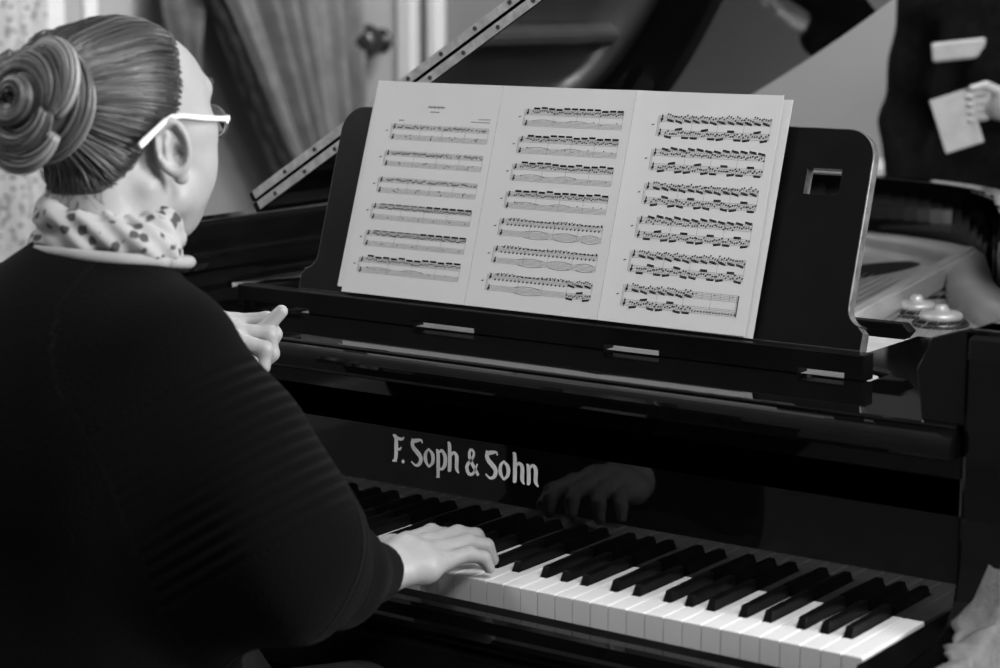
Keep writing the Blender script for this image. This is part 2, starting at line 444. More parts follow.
# ---- keys
WK = .0235
seq = 'ABCDEFG'
names = ['A', 'B'] + list('CDEFGAB') * 7 + ['C']      # 52 white keys
shift = {'C': -.003, 'D': .003, 'F': -.004, 'G': 0.0, 'A': .004}
x_left = lambda i: -WK * (52 - i)
blacks = {}
for i, nm in enumerate(names[:-1]):
    if nm in shift and not (nm == 'A' and i == 0 and False): blacks[i] = x_left(i + 1) + shift[nm]
bw = .0115
for i, nm in enumerate(names):
    xl, xr = x_left(i) + .0006, x_left(i + 1) - .0006
    cl = blacks.get(i - 1); cr = blacks.get(i)
    bl = max(xl, cl + bw / 2 + .0008) if cl is not None else xl
    br = min(xr, cr - bw / 2 - .0008) if cr is not None else xr
    yb, yk = .1485, .0495
    out = [(xl, 0), (xr, 0), (xr, yk), (br, yk), (br, yb), (bl, yb), (bl, yk), (xl, yk)]
    o2 = []
    for p in out:
        if not o2 or (abs(p[0] - o2[-1][0]) + abs(p[1] - o2[-1][1])) > 1e-5: o2.append(p)
    bm = bmesh.new(); add_prism(bm, o2, 2, K - .0285, K)
    bmesh.ops.recalc_face_normals(bm, faces=bm.faces[:])
    top = [e for e in bm.edges if all(abs(v.co.z - K) < 1e-6 for v in e.verts)]
    bmesh.ops.bevel(bm, geom=top, offset=.0012, segments=2, profile=.5, affect='EDGES')
    obj('white_key', bm, M_IVORY, pn)
for i, cx in blacks.items():
    bm = bmesh.new()
    y0, y1, h = .051, .1485, .0118
    w0, w1 = bw / 2, .0046
    v = [(-w0, y0, -.004), (w0, y0, -.004), (w0, y1, -.004), (-w0, y1, -.004), (-w1, y0 + .007, h - .0012), (w1, y0 + .007, h - .0012), (w1, y1, h), (-w1, y1, h)]
    vs = [bm.verts.new((cx + a, b, K + c)) for a, b, c in v]
    for f in ((0, 1, 2, 3), (4, 5, 6, 7), (0, 1, 5, 4), (1, 2, 6, 5), (2, 3, 7, 6), (3, 0, 4, 7)): bm.faces.new([vs[k] for k in f])
    bmesh.ops.recalc_face_normals(bm, faces=bm.faces[:])
    bmesh.ops.bevel(bm, geom=bm.edges[:], offset=.0011, segments=2, profile=.5, affect='EDGES')
    obj('black_key', bm, M_EBONY, pn)
# ---- fallboard (raised) with rounded head
bm = bmesh.new()
prof = [(.150, K - .012), (.150, .9248), (.1200, .9250), (.1172, .9265), (.1165, .9300), (.1165, .9385), (.1172, .9425), (.1190, .9462), (.1220, .9492), (.1260, .9514), (.1310, .9530), (.1370, .9540), (.1395, .9535), (.1400, .9500), (.1400, .9450), (.185, .944), (.185, K - .012)]
add_prism(bm, prof, 0, -1.258, .034)
fb = obj('fallboard', bm, M_LACQ, pn)
# ---- music desk slide (shelf) with rounded nose
bm = bmesh.new()
add_prism(bm, [(.1425, .9475), (.1415, .950), (.1415, .9560), (.1425, .9577), (.145, .9583), (.312, .9583), (.312, .9475)], 0, -1.26, .03)
add_prism(bm, [(-.150, .3119), (.03, .3119), (.03, .63), (-.236, .63), (-.236, .425), (-.158, .385), (-.150, .36)], 2, .9475, .9583)
add_box(bm, -1.26, -1.05, .3119, .63, .9475, .9583)
obj('desk_shelf', bm, M_LACQ, pn)
# ledge with four low openings under it
bm = bmesh.new()
sl = [(-1.119, -.998), (-.814, -.714), (-.512, -.432), (-.24, -.181)]
pts = [(-1.13, .9583)]
for a, b in sl: pts += [(a, .9583), (a, .9655), (b, .9655), (b, .9583)]
pts += [(-.155, .9583), (-.155, .9885), (-1.13, .9885)]
add_prism(bm, pts, 1, .306, .330, .0012, 1)
obj('desk_ledge', bm, M_SATIN, pn)
# cheek return at the treble end beside the desk
bm = bmesh.new(); add_prism(bm, [(-.012, .957), (-.020, 1.012), (-.004, 1.047), (.030, 1.058), (.06, 1.058), (.06, .957)], 1, .150, .172, .0015)
obj('cheek_return', bm, M_LACQ, pn)
bm = bmesh.new(); add_prism(bm, [(.34, .95), (.34, .9583), (.345, .9600), (.60, .9600), (.60, .95)], 0, .0, .034, .001)
obj('slide_rail', bm, M_LACQ, pn)
bm = bmesh.new(); add_prism(bm, [(-.30, .984), (-.30, 1.003), (-.178, 1.003), (-.168, .994), (-.176, .984)], 1, .455, .475, .002); obj('stop_bar', bm, M_SATIN, pn)
bm = bmesh.new(); add_prism(bm, [(-1.045, .334), (-.172, .334), (-.172, .380), (-.239, .420), (-.239, .64), (-1.045, .64)], 2, .925, .952, .002); obj('pin_block', bm, M_PIN, pn)
# ---- music desk panel
TILT = math.radians(17.53)
UP = np.array([0, math.sin(TILT), math.cos(TILT)]); NRM = np.array([0, -math.cos(TILT), math.sin(TILT)])
DO = np.array([-.612, .3265, .9885])
def desk(u, v, n=0.0): return Vector(DO + np.array([u, 0, 0]) + UP * v + NRM * n)
hw = .424
def half():
    p = [(hw + .018, 0), (hw + .018, .022), (hw + .012, .028)]
    for a in np.linspace(-PI / 2, -PI, 8): p.append((hw + .02 + .022 * math.cos(a) - .004, .052 + .022 * math.sin(a)))
    for a in np.linspace(0, PI / 2, 10): p.append((hw - .006 - .036 + .036 * math.cos(a), .264 - .036 + .036 * math.sin(a)))
    return p
rt = half(); lt = [(-x + .020, y) for x, y in rt[::-1]]
bm = bmesh.new()
add_prism(bm, rt + lt, 2, -.016, 0.0, .0015, 2, xf=lambda v: desk(v.x, v.y, v.z))
mdk = obj('music_desk', bm, [M_DESK, M_EDGE], pn)
# square window cut through each wing (boolean, applied on the mesh)
bm = bmesh.new()
for s in (1, -1):
    u0, u1 = (.334, .380) if s > 0 else (-.330, -.282)
    add_prism(bm, [(u0, .182), (u1, .182), (u1, .214), (u0, .214)], 2, -.03, .02, xf=lambda v: desk(v.x, v.y, v.z))
bmesh.ops.recalc_face_normals(bm, faces=bm.faces[:])
cm = bpy.data.meshes.new('cut'); bm.to_mesh(cm); bm.free(); cm.transform(Matrix.Translation(-pn.location))
cut = bpy.data.objects.new('cut', cm); C.objects.link(cut); cut.parent = pn
bo = mdk.modifiers.new('cut', 'BOOLEAN'); bo.operation = 'DIFFERENCE'; bo.object = cut; bo.solver = 'EXACT'
bpy.context.view_layer.update()
dg = bpy.context.evaluated_depsgraph_get(); nm_ = bpy.data.meshes.new_from_object(mdk.evaluated_get(dg)); mdk.modifiers.clear(); mdk.data = nm_
bpy.data.objects.remove(cut)
for p in nm_.polygons:       # paler tone on the narrow sides
    nrm = Vector(NRM); 
    if abs(p.normal.dot(nrm)) < .95: p.material_index = 1
# ---- iron plate inside
ip = offset(outer, .058)
bm = bmesh.new()
plate_poly = [p for p in ip if p[1] > .42]
plate_poly = [(plate_poly[0][0], .42)] + plate_poly + [(plate_poly[-1][0], .42)]
add_prism(bm, plate_poly, 2, .915, .930)
pl = obj('iron_plate', bm, M_PLATE, pn)
# raised flange following the rim, with struts
fl_o = [p for p in offset(outer, .056) if p[1] > .42]; fl_i = [p for p in offset(outer, .125) if True][-len(fl_o):]
bm = bmesh.new()
rg = [[bm.verts.new((*(np.array(a) * (1 - q) + np.array(b) * q), z)) for a, b in zip(fl_o, fl_i)] for q, z in ((0, .93), (0, .962), (.75, .962), (.95, .955), (1, .93))]
for a, b in zip(rg, rg[1:]):
    for i in range(len(a) - 1): bm.faces.new((a[i], a[i + 1], b[i + 1], b[i]))
obj('plate_flange', bm, M_PLATE, pl, True)
def strut(a, b, w, h, z=.93):
    a = np.array(a); b = np.array(b); t = (b - a) / np.linalg.norm(b - a); n = np.array([-t[1], t[0]])
    bm = bmesh.new()
    pr_ = [(-w, 0), (-w * .7, h), (w * .7, h), (w, 0)]
    A = [bm.verts.new((*(a + n * q), z + k)) for q, k in pr_]; B = [bm.verts.new((*(b + n * q), z + k)) for q, k in pr_]
    bm.faces.new(A); bm.faces.new(B[::-1])
    for i in range(4): bm.faces.new((A[i], A[(i + 1) % 4], B[(i + 1) % 4], B[i]))
    bmesh.ops.recalc_face_normals(bm, faces=bm.faces[:])
    bmesh.ops.bevel(bm, geom=bm.edges[:], offset=.004, segments=2, affect='EDGES')
    obj('plate_strut', bm, M_PLATE, pl)
strut((-.32, .46), (-.52, 1.46), .016, .038)
strut((-.75, .46), (-.80, 1.58), .016, .038)
strut((-1.05, .46), (-1.06, 1.52), .016, .038)
strut((-.06, .46), (-.18, .98), .014, .034)
# flat black ovals on the plate: shade of its openings put into colour
bm = bmesh.new()
for (cx, cy, rx, ry, an) in ((-.66, 1.30, .05, .19, .15), (-.40, 1.20, .022, .10, .35), (-.93, 1.25, .05, .2, .05)):
    vs = [bm.verts.new((cx + rx * math.cos(t) * math.cos(an) - ry * math.sin(t) * math.sin(an) * -1, cy + ry * math.sin(t) * math.cos(an) - rx * math.cos(t) * math.sin(an), .9308)) for t in np.linspace(0, 2 * PI, 32, endpoint=False)]
    bm.faces.new(vs)
obj('opening_shade', bm, M_OPENSHADE, pl, label='flat dark ovals painted as the shade in the iron plate openings')
# strings
bm = bmesh.new()
SV, SF, nn = [], [], 0
for k in range(70):
    f = k / 69
    a = (-1.22 + 1.2 * f, .50, .945); b = (-1.14 + .95 * f ** 1.2, .98 + .55 * (1 - f) ** .8, .942)
    v, fc = tube_arrays([a, b], .0011 - .0006 * f, 4)
    SV.append(v); SF += [tuple(np.array(q) + nn) for q in fc]; nn += len(v)
so = pyobj('strings', np.concatenate(SV), SF, M_STRING, pn); so['kind'] = 'stuff'
# domed plate bolts
M_BOLT = mat('bolt_metal', .60, .42, metal=0.35, noise=(30, .1))
def bolt(cx, cy, r, z):
    bm = bmesh.new(); add_lathe(bm, [(r * .5, 0), (r * 1.45, 0), (r * 1.5, .004), (r * 1.35, .008), (r * .5, .008)], cx, cy, z, 32)
    w_ = obj('washer', bm, M_SCREW, pl, True, label='dark washer')
    bm = bmesh.new(); add_lathe(bm, [(.001, .008), (r * 1.05, .008), (r * 1.14, .012), (r * 1.12, .017), (r * .95, .0205), (r * .45, .022), (r * .38, .027), (r * .30, .030), (.001, .031)], cx, cy, z, 32)
    obj('plate_bolt', bm, M_BOLT, pl, True, label='polished domed bolt on the iron plate')
bolt(-.318, .885, .027, .93)
bolt(-.385, .950, .024, .93)
# ---- lid, raised on the bass hinge
HX, HZ, LA = -1.285, 1.0605, math.radians(31.5)
def lid_pt(v):
    # flat lid coordinates (x along rim plan, y, height above lid underside) -> raised
    s = v.x - HX; h = v.z
    return Vector((HX + s * math.cos(LA) - h * math.sin(LA), v.y, HZ + s * math.sin(LA) + h * math.cos(LA)))
lo = [p for p in offset(outer, -.012) if p[1] > .52]
lid_poly = [(HX, .52)] + [(max(p[0], HX), p[1]) for p in lo] + [(lo[-1][0], .52)]
lp = []
for p in lid_poly:
    if not lp or abs(p[0] - lp[-1][0]) + abs(p[1] - lp[-1][1]) > 1e-4: lp.append(p)
bm = bmesh.new(); add_prism(bm, lp, 2, 0, .016, .002, 2, xf=lid_pt)
lid = obj('lid', bm, M_LACQ, pn)
# front flap folded flat on top of the lid
bm = bmesh.new(); add_prism(bm, [(HX, .522), (HX, .90), (XT + .01, .90), (XT + .01, .522)], 2, .0185, .0335, .002, 2, xf=lid_pt)
obj('lid_flap', bm, M_LACQ, pn)
bm = bmesh.new()
add_prism(bm, [(HX + .01, .5195), (HX + .01, .5205), (XT, .5205), (XT, .5195)], 2, .0015, .0142, xf=lid_pt)
add_prism(bm, [(HX + .01, .5195), (HX + .01, .5205), (XT, .5205), (XT, .5195)], 2, .0195, .0325, xf=lid_pt)
hg = obj('hinge_strip', bm, M_BRASS, pn, label='long pale metal hinge strip with screws along the lid edge')
k = 0
x = HX + .05
while x < -.35:
    for row in (.0075, .026):
        bm = bmesh.new()
        c0 = Vector((x + (.035 if row > .01 else 0), .5185, row))
        ring = [bm.verts.new(lid_pt(c0 + Vector((.0034 * math.cos(t), 0, .0034 * math.sin(t))))) for t in np.linspace(0, 2 * PI, 12, endpoint=False)]
        bk = [bm.verts.new(lid_pt(c0 + Vector((.0034 * math.cos(t), .0012, .0034 * math.sin(t))))) for t in np.linspace(0, 2 * PI, 12, endpoint=False)]
        bm.faces.new(ring); bm.faces.new(bk[::-1])
        for i in range(12): bm.faces.new((ring[i], bk[i], bk[(i + 1) % 12], ring[(i + 1) % 12]))
        obj('screw', bm, M_SCREW, hg)
    x += .07
# lid prop on the treble side
V, F = tube_arrays([(.02, .78, 1.0), tuple(lid_pt(Vector((-.16, .86, -.002))))], .009, 8); pyobj('lid_prop', V, F, M_LACQ, pn, True)
# bass-side rim moulding with the stepped lip seen left of the desk
bm = bmesh.new(); add_prism(bm, [(-1.280, .985), (-1.262, .985), (-1.256, .992), (-1.262, 1.0), (-1.280, 1.002)], 1, .19, 1.1); obj('rim_moulding', bm, M_LACQ, pn)
# legs, lyre, pedals
for cx, cy in ((-1.22, .33), (-.02, .33), (-.88, 1.45)):
    bm = bmesh.new(); add_lathe(bm, [(.03, .035), (.045, .08), (.04, .12), (.062, .5), (.055, .56), (.075, .60), (.075, .665)], cx, cy, 0, 12)
    lg = obj('leg', bm, M_LACQ, pn, True)
    bm = bmesh.new(); add_lathe(bm, [(.001, 0), (.02, 0), (.026, .018), (.02, .037), (.001, .037)], cx, cy, 0, 16); obj('caster', bm, M_BRASS, lg, True)
bm = bmesh.new()
for dx in (-.06, .06): add_box(bm, -.61 + dx - .015, -.61 + dx + .015, .30, .34, .10, .62, .004)
add_box(bm, -.73, -.49, .26, .36, .06, .12, .008)
ly = obj('pedal_lyre', bm, M_LACQ, pn)
for dx in (-.07, 0, .07):
    bm = bmesh.new(); add_box(bm, -.61 + dx - .013, -.61 + dx + .013, .14, .27, .075, .083, .003); obj('pedal', bm, M_BRASS, ly)

# ---- inlaid lettering on the fallboard
def stroke2d(pts, w, n=22):
    """outline quads of a pen stroke with varying width; pts (x, y), w widths"""
    P = spline([(a, b, 0) for a, b in pts], n)[:, :2]
    W = np.interp(np.linspace(0, 1, n), np.linspace(0, 1, len(w)), w)
    T = np.gradient(P, axis=0); T /= np.linalg.norm(T, axis=1)[:, None] + 1e-9
    N = np.c_[-T[:, 1], T[:, 0]]
    return P + N * W[:, None] / 2, P - N * W[:, None] / 2
LX, LY = .000461, .0345
def S_(o): return [([(40, .86), (37, .97), (22, .93), (7, .86), (9, .66), (24, .48), (35, .30), (30, .08), (16, .0), (2, .12)], (3, 5, 9, 10, 11, 12, 11, 9, 6, 3), o), ([(3, .97), (10, .92), (16, .93)], (2, 6, 5), o)]
def O_(o): return [([(15, .70), (4, .52), (3, .25), (14, .02)], (4, 8, 10, 4), o), ([(13, .70), (27, .50), (27, .22), (14, .02)], (4, 10, 9, 4), o)]
def H_(o): return [([(4, 1.05), (10, .98), (11, .5), (10, .08), (5, .0)], (3, 9, 10, 10, 5), o), ([(12, .52), (23, .70), (34, .58), (34, .15), (41, -.02)], (3, 7, 10, 10, 3), o), ([(6, .01), (16, .04)], (4, 4), o)]
strokes = [([(4, 1.0), (14, .93), (15, .55), (13, .16), (6, .02)], (4, 10, 11, 10, 5), 45), ([(6, .97), (22, .90), (36, .90), (43, .99)], (5, 8, 7, 2), 45), ([(15, .53), (27, .50), (33, .60)], (5, 6, 3), 45), ([(1, .03), (17, .05)], (4, 4), 45),
           ([(35, .02), (39, .07), (42, .12)], (6, 9, 6), 45)]
strokes += S_(110) + O_(158)
strokes += [([(2, .72), (8, .62), (9, .1), (8, -.30)], (3, 9, 10, 8), 195), ([(9, .55), (20, .71), (32, .52), (31, .20), (20, .02), (9, .09)], (3, 7, 10, 10, 6, 3), 195), ([(2, -.30), (14, -.28)], (3, 4), 195)]
strokes += H_(232)
strokes += [([(43, .02), (28, .30), (13, .68), (19, .93), (29, .80), (21, .56), (5, .30), (10, .04), (24, .04), (34, .26), (40, .44)], (7, 9, 8, 6, 6, 7, 9, 9, 7, 5, 3), 295)]
strokes += S_(360) + O_(407) + H_(446)
strokes += [([(2, .72), (8, .62), (9, .1), (5, 0)], (3, 9, 10, 5), 492), ([(9, .50), (20, .70), (31, .58), (31, .15), (39, -.02)], (3, 7, 10, 10, 3), 492), ([(3, .01), (14, .04)], (4, 4), 492)]
V, F = [], []
for pts, w, o in strokes:
    conv = [((a + o - 45) * LX, b * LY) for a, b in pts]
    A, B = stroke2d(conv, [q * LX * 1.16 for q in w])
    n0 = len(V); n = len(A)
    for dy in (.1497 - .000012 * len(V) / 88, .1503):
        for (x, z) in list(A) + list(B): V.append((-.7265 + x, dy, K + .0760 + z))
    for k in range(n - 1):
        a, b, c, d = n0 + k, n0 + k + 1, n0 + n + k + 1, n0 + n + k
        F += [(a, b, c, d), (a + 2 * n, d + 2 * n, c + 2 * n, b + 2 * n), (a, a + 2 * n, b + 2 * n, b), (d, c, c + 2 * n, d + 2 * n)]
pyobj('lettering', V, F, M_INLAY, fb, label='pale inlaid lettering')

# grey sheet added on the treble arm, its lit top put into colour
def arm_patch_pt(u, v):
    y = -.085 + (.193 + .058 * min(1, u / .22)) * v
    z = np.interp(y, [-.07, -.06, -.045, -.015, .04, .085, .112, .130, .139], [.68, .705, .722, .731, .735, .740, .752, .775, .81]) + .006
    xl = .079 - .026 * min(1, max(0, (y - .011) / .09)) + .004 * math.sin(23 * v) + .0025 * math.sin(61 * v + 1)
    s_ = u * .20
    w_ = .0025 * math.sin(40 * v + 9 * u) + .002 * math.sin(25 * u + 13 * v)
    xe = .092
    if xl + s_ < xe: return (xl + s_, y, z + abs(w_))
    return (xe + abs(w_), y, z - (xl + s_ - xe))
ct = cloth('lit_arm_patch', arm_patch_pt, 40, 40, mat('lit_arm_grey', .12, .9, spec=.1, noise=(70, .15), bump=(250, .3)), None, .003)
tag(ct, 'grey sheet painted as the lit right front arm of the piano', 'light patch')

# ================================================================== MUSIC SHEETS
SX = {1: -.950, 2: -.740, 3: -.530}
def bulge(page, u, v):
    """how far the paper lifts from the desk"""
    t = u / .21
    if page == 1: return .0012 + .004 * (1 - t) ** 3 * (v / .297)
    if page == 2: return .0012 + .0026 * t ** 7
    if page == 3: return .0016 + .0022 * (1 - t) ** 8 + .003 * t ** 4 * (v / .297)
    return .0008
PO = np.array([0, .323, K + .2516])
def page_pt(page, u, v, n=0.0, x0=None, rot=0.0):
    x = SX[page] if x0 is None else x0
    uu = u * math.cos(rot) - v * math.sin(rot); vv = u * math.sin(rot) + v * math.cos(rot)
    return PO + np.array([x + uu, 0, 0]) + UP * vv + NRM * (bulge(page, u, v) + n + .0012)
def sheet(page, label, w=.2095, h=.297, x0=None, rot=0.0, dn=0.0, dv=0.0):
    nu, nv = 24, 12
    V = [page_pt(page, w * i / nu, dv + h * j / nv, dn + e, x0, rot) for e in (0, -.00035) for j in range(nv + 1) for i in range(nu + 1)]
    q = (nu + 1) * (nv + 1); F = []
    for j in range(nv):
        for i in range(nu):
            a = j * (nu + 1) + i; f = (a, a + 1, a + nu + 2, a + nu + 1)
            F.append(f); F.append(tuple(k + q for k in f[::-1]))
    rim = [i for i in range(nu)] + [nu + (nu + 1) * j for j in range(nv)] + [nv * (nu + 1) + i for i in range(nu, 0, -1)] + [(nu + 1) * j for j in range(nv, 0, -1)]
    for a, b in zip(rim, rim[1:] + rim[:1]): F.append((b, a, a + q, b + q))
    o = pyobj('music_sheet', V, F, M_PAPER, None, False)
    return tag(o, label, 'sheet music', 'sheets of music on the piano desk')

class Ink:
    def __init__(s, page): s.p = page; s.V = []; s.F = []; s.M = []
    def quad(s, c, m=0):
        n = len(s.V)
        for u, v in c: s.V.append(page_pt(s.p, u, v, .00025))
        s.F.append(tuple(range(n, n + len(c)))); s.M.append(m)
    def line(s, a, b, w, m=0, seg=1):
        a = np.array(a); b = np.array(b); t = (b - a) / np.linalg.norm(b - a); n = np.array([-t[1], t[0]]) * w / 2
        for k in range(seg):
            p = a + (b - a) * k / seg; q = a + (b - a) * (k + 1) / seg
            s.quad([p - n, q - n, q + n, p + n], m)
    def blob(s, c, rx, ry, m=0, tilt=.35):
        s.quad([(c[0] + rx * math.cos(t), c[1] + ry * math.sin(t) + tilt * rx * math.cos(t) * .6) for t in np.linspace(0, 2 * PI, 9)[:-1]], m)
    def done(s, sheet_):
        return pyobj('printed_notes', s.V, s.F, [M_INK, M_INKG], sheet_, midx=s.M)

yaw, pit = 0.62368, 0.168905
cy_, sy_, cp_, sp_ = math.cos(yaw), math.sin(yaw), math.cos(pit), math.sin(pit)
fwd = np.array([-sy_ * cp_, cy_ * cp_, -sp_]); rgt = np.array([cy_, sy_, 0.]); upv = np.cross(rgt, fwd)
CAM_POS = np.array([0.8915, -1.8661, K + .679]); CAM_ROT = np.array([rgt, upv, fwd]).T

def system(ink, u0, u1, vt, vb, kind, r):
    """one two-staff system between u0..u1; vt top line of upper staff, vb bottom line of lower staff"""
    H = vt - vb; sh = H * .30; sp = sh / 4
    tops = (vt, vb + sh)
    for top in tops:
        for k in range(5): ink.line((u0, top - k * sp), (u1, top - k * sp), .00028, 1, 10)
    ink.line((u0, vt), (u0, vb), .0003)
    ink.line((u0 - .0020, vt), (u0 - .0020, vb), .0004)
    for top in tops:        # clefs
        ink.line((u0 + .003, top + sp), (u0 + .0022, top - sh - sp * .6), .0008)
        ink.blob((u0 + .003, top - sh * .62), .0019, sh * .30); ink.blob((u0 + .0034, top - sh * .1), .0011, sh * .22)
    ink.blob((u0 - .0085, (vt + vb) / 2 + .001), .0022, .0007, 0)
    nb = 4
    start = u0 + .010
    for b in range(1, nb + 1):
        x = start + (u1 - start) * b / nb
        ink.line((x, vt), (x, vb), .00028, 1)
    gw = (u1 - start) / 12
    def group(x0, top, up, heavy, n, slope, base):
        xs = [x0 + gw * (.10 + .80 * k / (n - 1)) for k in range(n)]
        by = [base + slope * (k / (n - 1) - .5) for k in range(n)]
        s_ = 1 if up else -1
        for k, (x, y) in enumerate(zip(xs, by)):
            ny = y - s_ * (sp * 2.6 + sp * r.choice([0, .5, 1, 1.5]))
            ink.blob((x, ny), .00122, sp * .6)
            ink.line((x + s_ * .0008, ny), (x + s_ * .0008, y), .00026)
        a, b = (xs[0] + s_ * .0008, by[0]), (xs[-1] + s_ * .0008, by[-1])
        ink.line(a, b, .0015 if heavy else .0007)
        a2, b2 = (a[0], a[1] - s_ * sp * .8), (b[0], b[1] - s_ * sp * .8)
        ink.line(a2, b2, .0011 if heavy else .0004)
    for g in range(12):
        x0 = start + gw * g
        if kind == 'A':      # light melody
            for k in range(5):
                if r.random() < .85:
                    c_ = (x0 + gw * k / 5, tops[0] - sh * .3 - r.choice([0, 1, 2]) * sp * .8)
                    ink.blob(c_, .0012, sp * .55, 0); ink.line((c_[0] + .001, c_[1]), (c_[0] + .001, c_[1] + sp * 2.4), .00025)
            if g % 3 == 1:
                for _ in range(3): ink.blob((x0 + gw * r.random(), tops[1] - sp * r.choice([0, 1, 2, 3])), .0012, sp * .5, 0)
        elif kind == 'B':    # beamed run above, long notes below
            group(x0, tops[0], True, True, 4, 0, tops[0] + sp * r.choice([1.2, 1.6, 2.2]))
            if r.random() < .45: ink.blob((x0 + gw * .3, tops[1] - sp * r.choice([0, -1, 1])), .0011, sp * .42)
        elif kind == 'b':    # beams small
            group(x0, tops[0], True, g > 5, 5, 0, tops[0] + sp * .6)
            if g % 2: ink.blob((x0 + gw * .4, tops[1] - sp * 2), .0012, sp * .5)
        elif kind in 'DF' and not (kind == 'F' and g > 8):    # dotted pattern, long ties below
            for k in range(4):
                c_ = (x0 + gw * (k + .3) / 4, tops[0] - sp * (.3 if k % 2 else 4.3)); ink.blob(c_, .00130, sp * .85); ink.line((c_[0], c_[1]), (c_[0], c_[1] + sp * 1.2), .0003)
            for k in range(3): ink.blob((x0 + gw * (k + .3) / 3, tops[0] + sp * (.2 + .9 * math.sin(g + k))), .0013, sp * .45)
        elif kind == 'E' and g > 6:      # closing bars: long notes over small dots
            ink.line((x0, tops[0]), (x0, tops[0] - sh), .0003, 1)
            if g % 2: ink.blob((x0 + gw * .3, tops[0] - sp), .0011, sp * .4, 1)
            for k in range(3): ink.blob((x0 + gw * (k + .4) / 3, tops[1] - sh * .7), .0012, sp * .5)
            if g == 11: ink.line((u1 - .0006, vt), (u1 - .0006, vb), .0012); ink.line((u1 - .0024, vt), (u1 - .0024, vb), .0004)
        elif kind in 'CEF':    # both hands running
            z = r.choice([-1.2, .8, 1.0]) * sp
            if g % 2: group(x0, tops[0], False, True, 4, -sp * 1.4, tops[0] - sh * .95 - z * .3)
            else: group(x0, tops[0], False, True, 4, -sp * 1.0, tops[0] - sh * .85)
            group(x0, tops[1], g % 3 == 1, True, 4, sp * r.choice([-.8, 0, .9]), tops[1] + (sp * 1.2 if g % 3 == 1 else -sh - sp * .9))
        elif kind == 'c':
            group(x0, tops[0], True, True, 4, -sp * .9, tops[0] + sp * r.choice([.6, 1.4]))
            group(x0, tops[1], g % 3 == 1, True, 4, sp * r.choice([.9, 0]), tops[1] + (sp * 1.1 if g % 3 == 1 else -sh - sp * .9))
    if kind in ('B', 'D', 'F'):
        for a, b in ((.02, .27), (.40, .62)) if kind == 'B' else ((.2, .45), (.52, .74), (.80, .97)) if kind == 'D' else ((.22, .48),):
            xa, xb = start + (u1 - start) * a, start + (u1 - start) * b
            for sg in ((1,) if kind == 'B' else (1, -1)):
                pts = [(xa + (xb - xa) * t, (tops[1] + sp * .3 if sg > 0 else vb - sp * .3) + sg * sp * 1.1 * math.sin(PI * t)) for t in np.linspace(0, 1, 9)]
                for p, q in zip(pts, pts[1:]): ink.line(p, q, .0005, 1 if kind == 'B' else 0)

def page_systems(ink, first, last, h, n, kinds, r):
    """first/last: (left, right, top) of the first and the last system on the page, in metres"""
    for k in range(n):
        q = k / (n - 1)
        u0, u1, vt = (first[i] + (last[i] - first[i]) * q for i in range(3))
        system(ink, u0, u1, vt, vt - h, kinds[k], r)
    return first[0], first[1], first[2], h
r = random.Random(3)
s1 = sheet(1, 'leftmost sheet of music on the desk, with a title line at its top')
ink = Ink(1)
u0, u1, t0, h0 = page_systems(ink, (.0378, .199, .237), (.023, .193, .050), .0205, 6, 'AAAbbB', r)
for k in range(9): ink.blob((.093 + k * .0032, t0 + .0262), .0010 + .0003 * (k % 3 == 0), .0012 + .0006 * (k % 2), 0, 1.2 * (-1) ** k)
for k in range(6): ink.blob((.098 + k * .0026, t0 + .0195), .0011, .0009, 1)
for k in range(8): ink.blob((u1 - .030 + k * .004, t0 + .0085), .0016, .0007, 1)
for k in range(5): ink.blob((u1 - .018 + k * .004, t0 + .0125), .0016, .0007, 1)
for k in range(3): ink.blob((u0 + .010 + k * .003, t0 + .006), .0014, .0007, 1)
ink.done(s1)
s2 = sheet(2, 'middle sheet of music on the desk, seven lines of notes')
ink = Ink(2)
page_systems(ink, (.0435, .1955, .266), (.031, .194, .045), .0215, 7, 'BBBBDDF', r)
ink.done(s2)
s3 = sheet(3, 'rightmost sheet of music on the desk, dense notes in both staves')
ink = Ink(3)
u0, u1, t0, h0 = page_systems(ink, (.0397, .1985, .266), (.0313, .1938, .048), .026, 6, 'CcCcCE', r)
ink.done(s3)
s4 = sheet(3, 'blank-edged backing sheet peeking out right of the rightmost music sheet', x0=-.530 + .0105, rot=-.006, dn=-.0022, h=.2935)
s5 = sheet(1, 'backing sheet peeking out left of the title page', x0=-.950 - .010, rot=-.028, dn=-.0012, w=.2, h=.280, dv=.007)

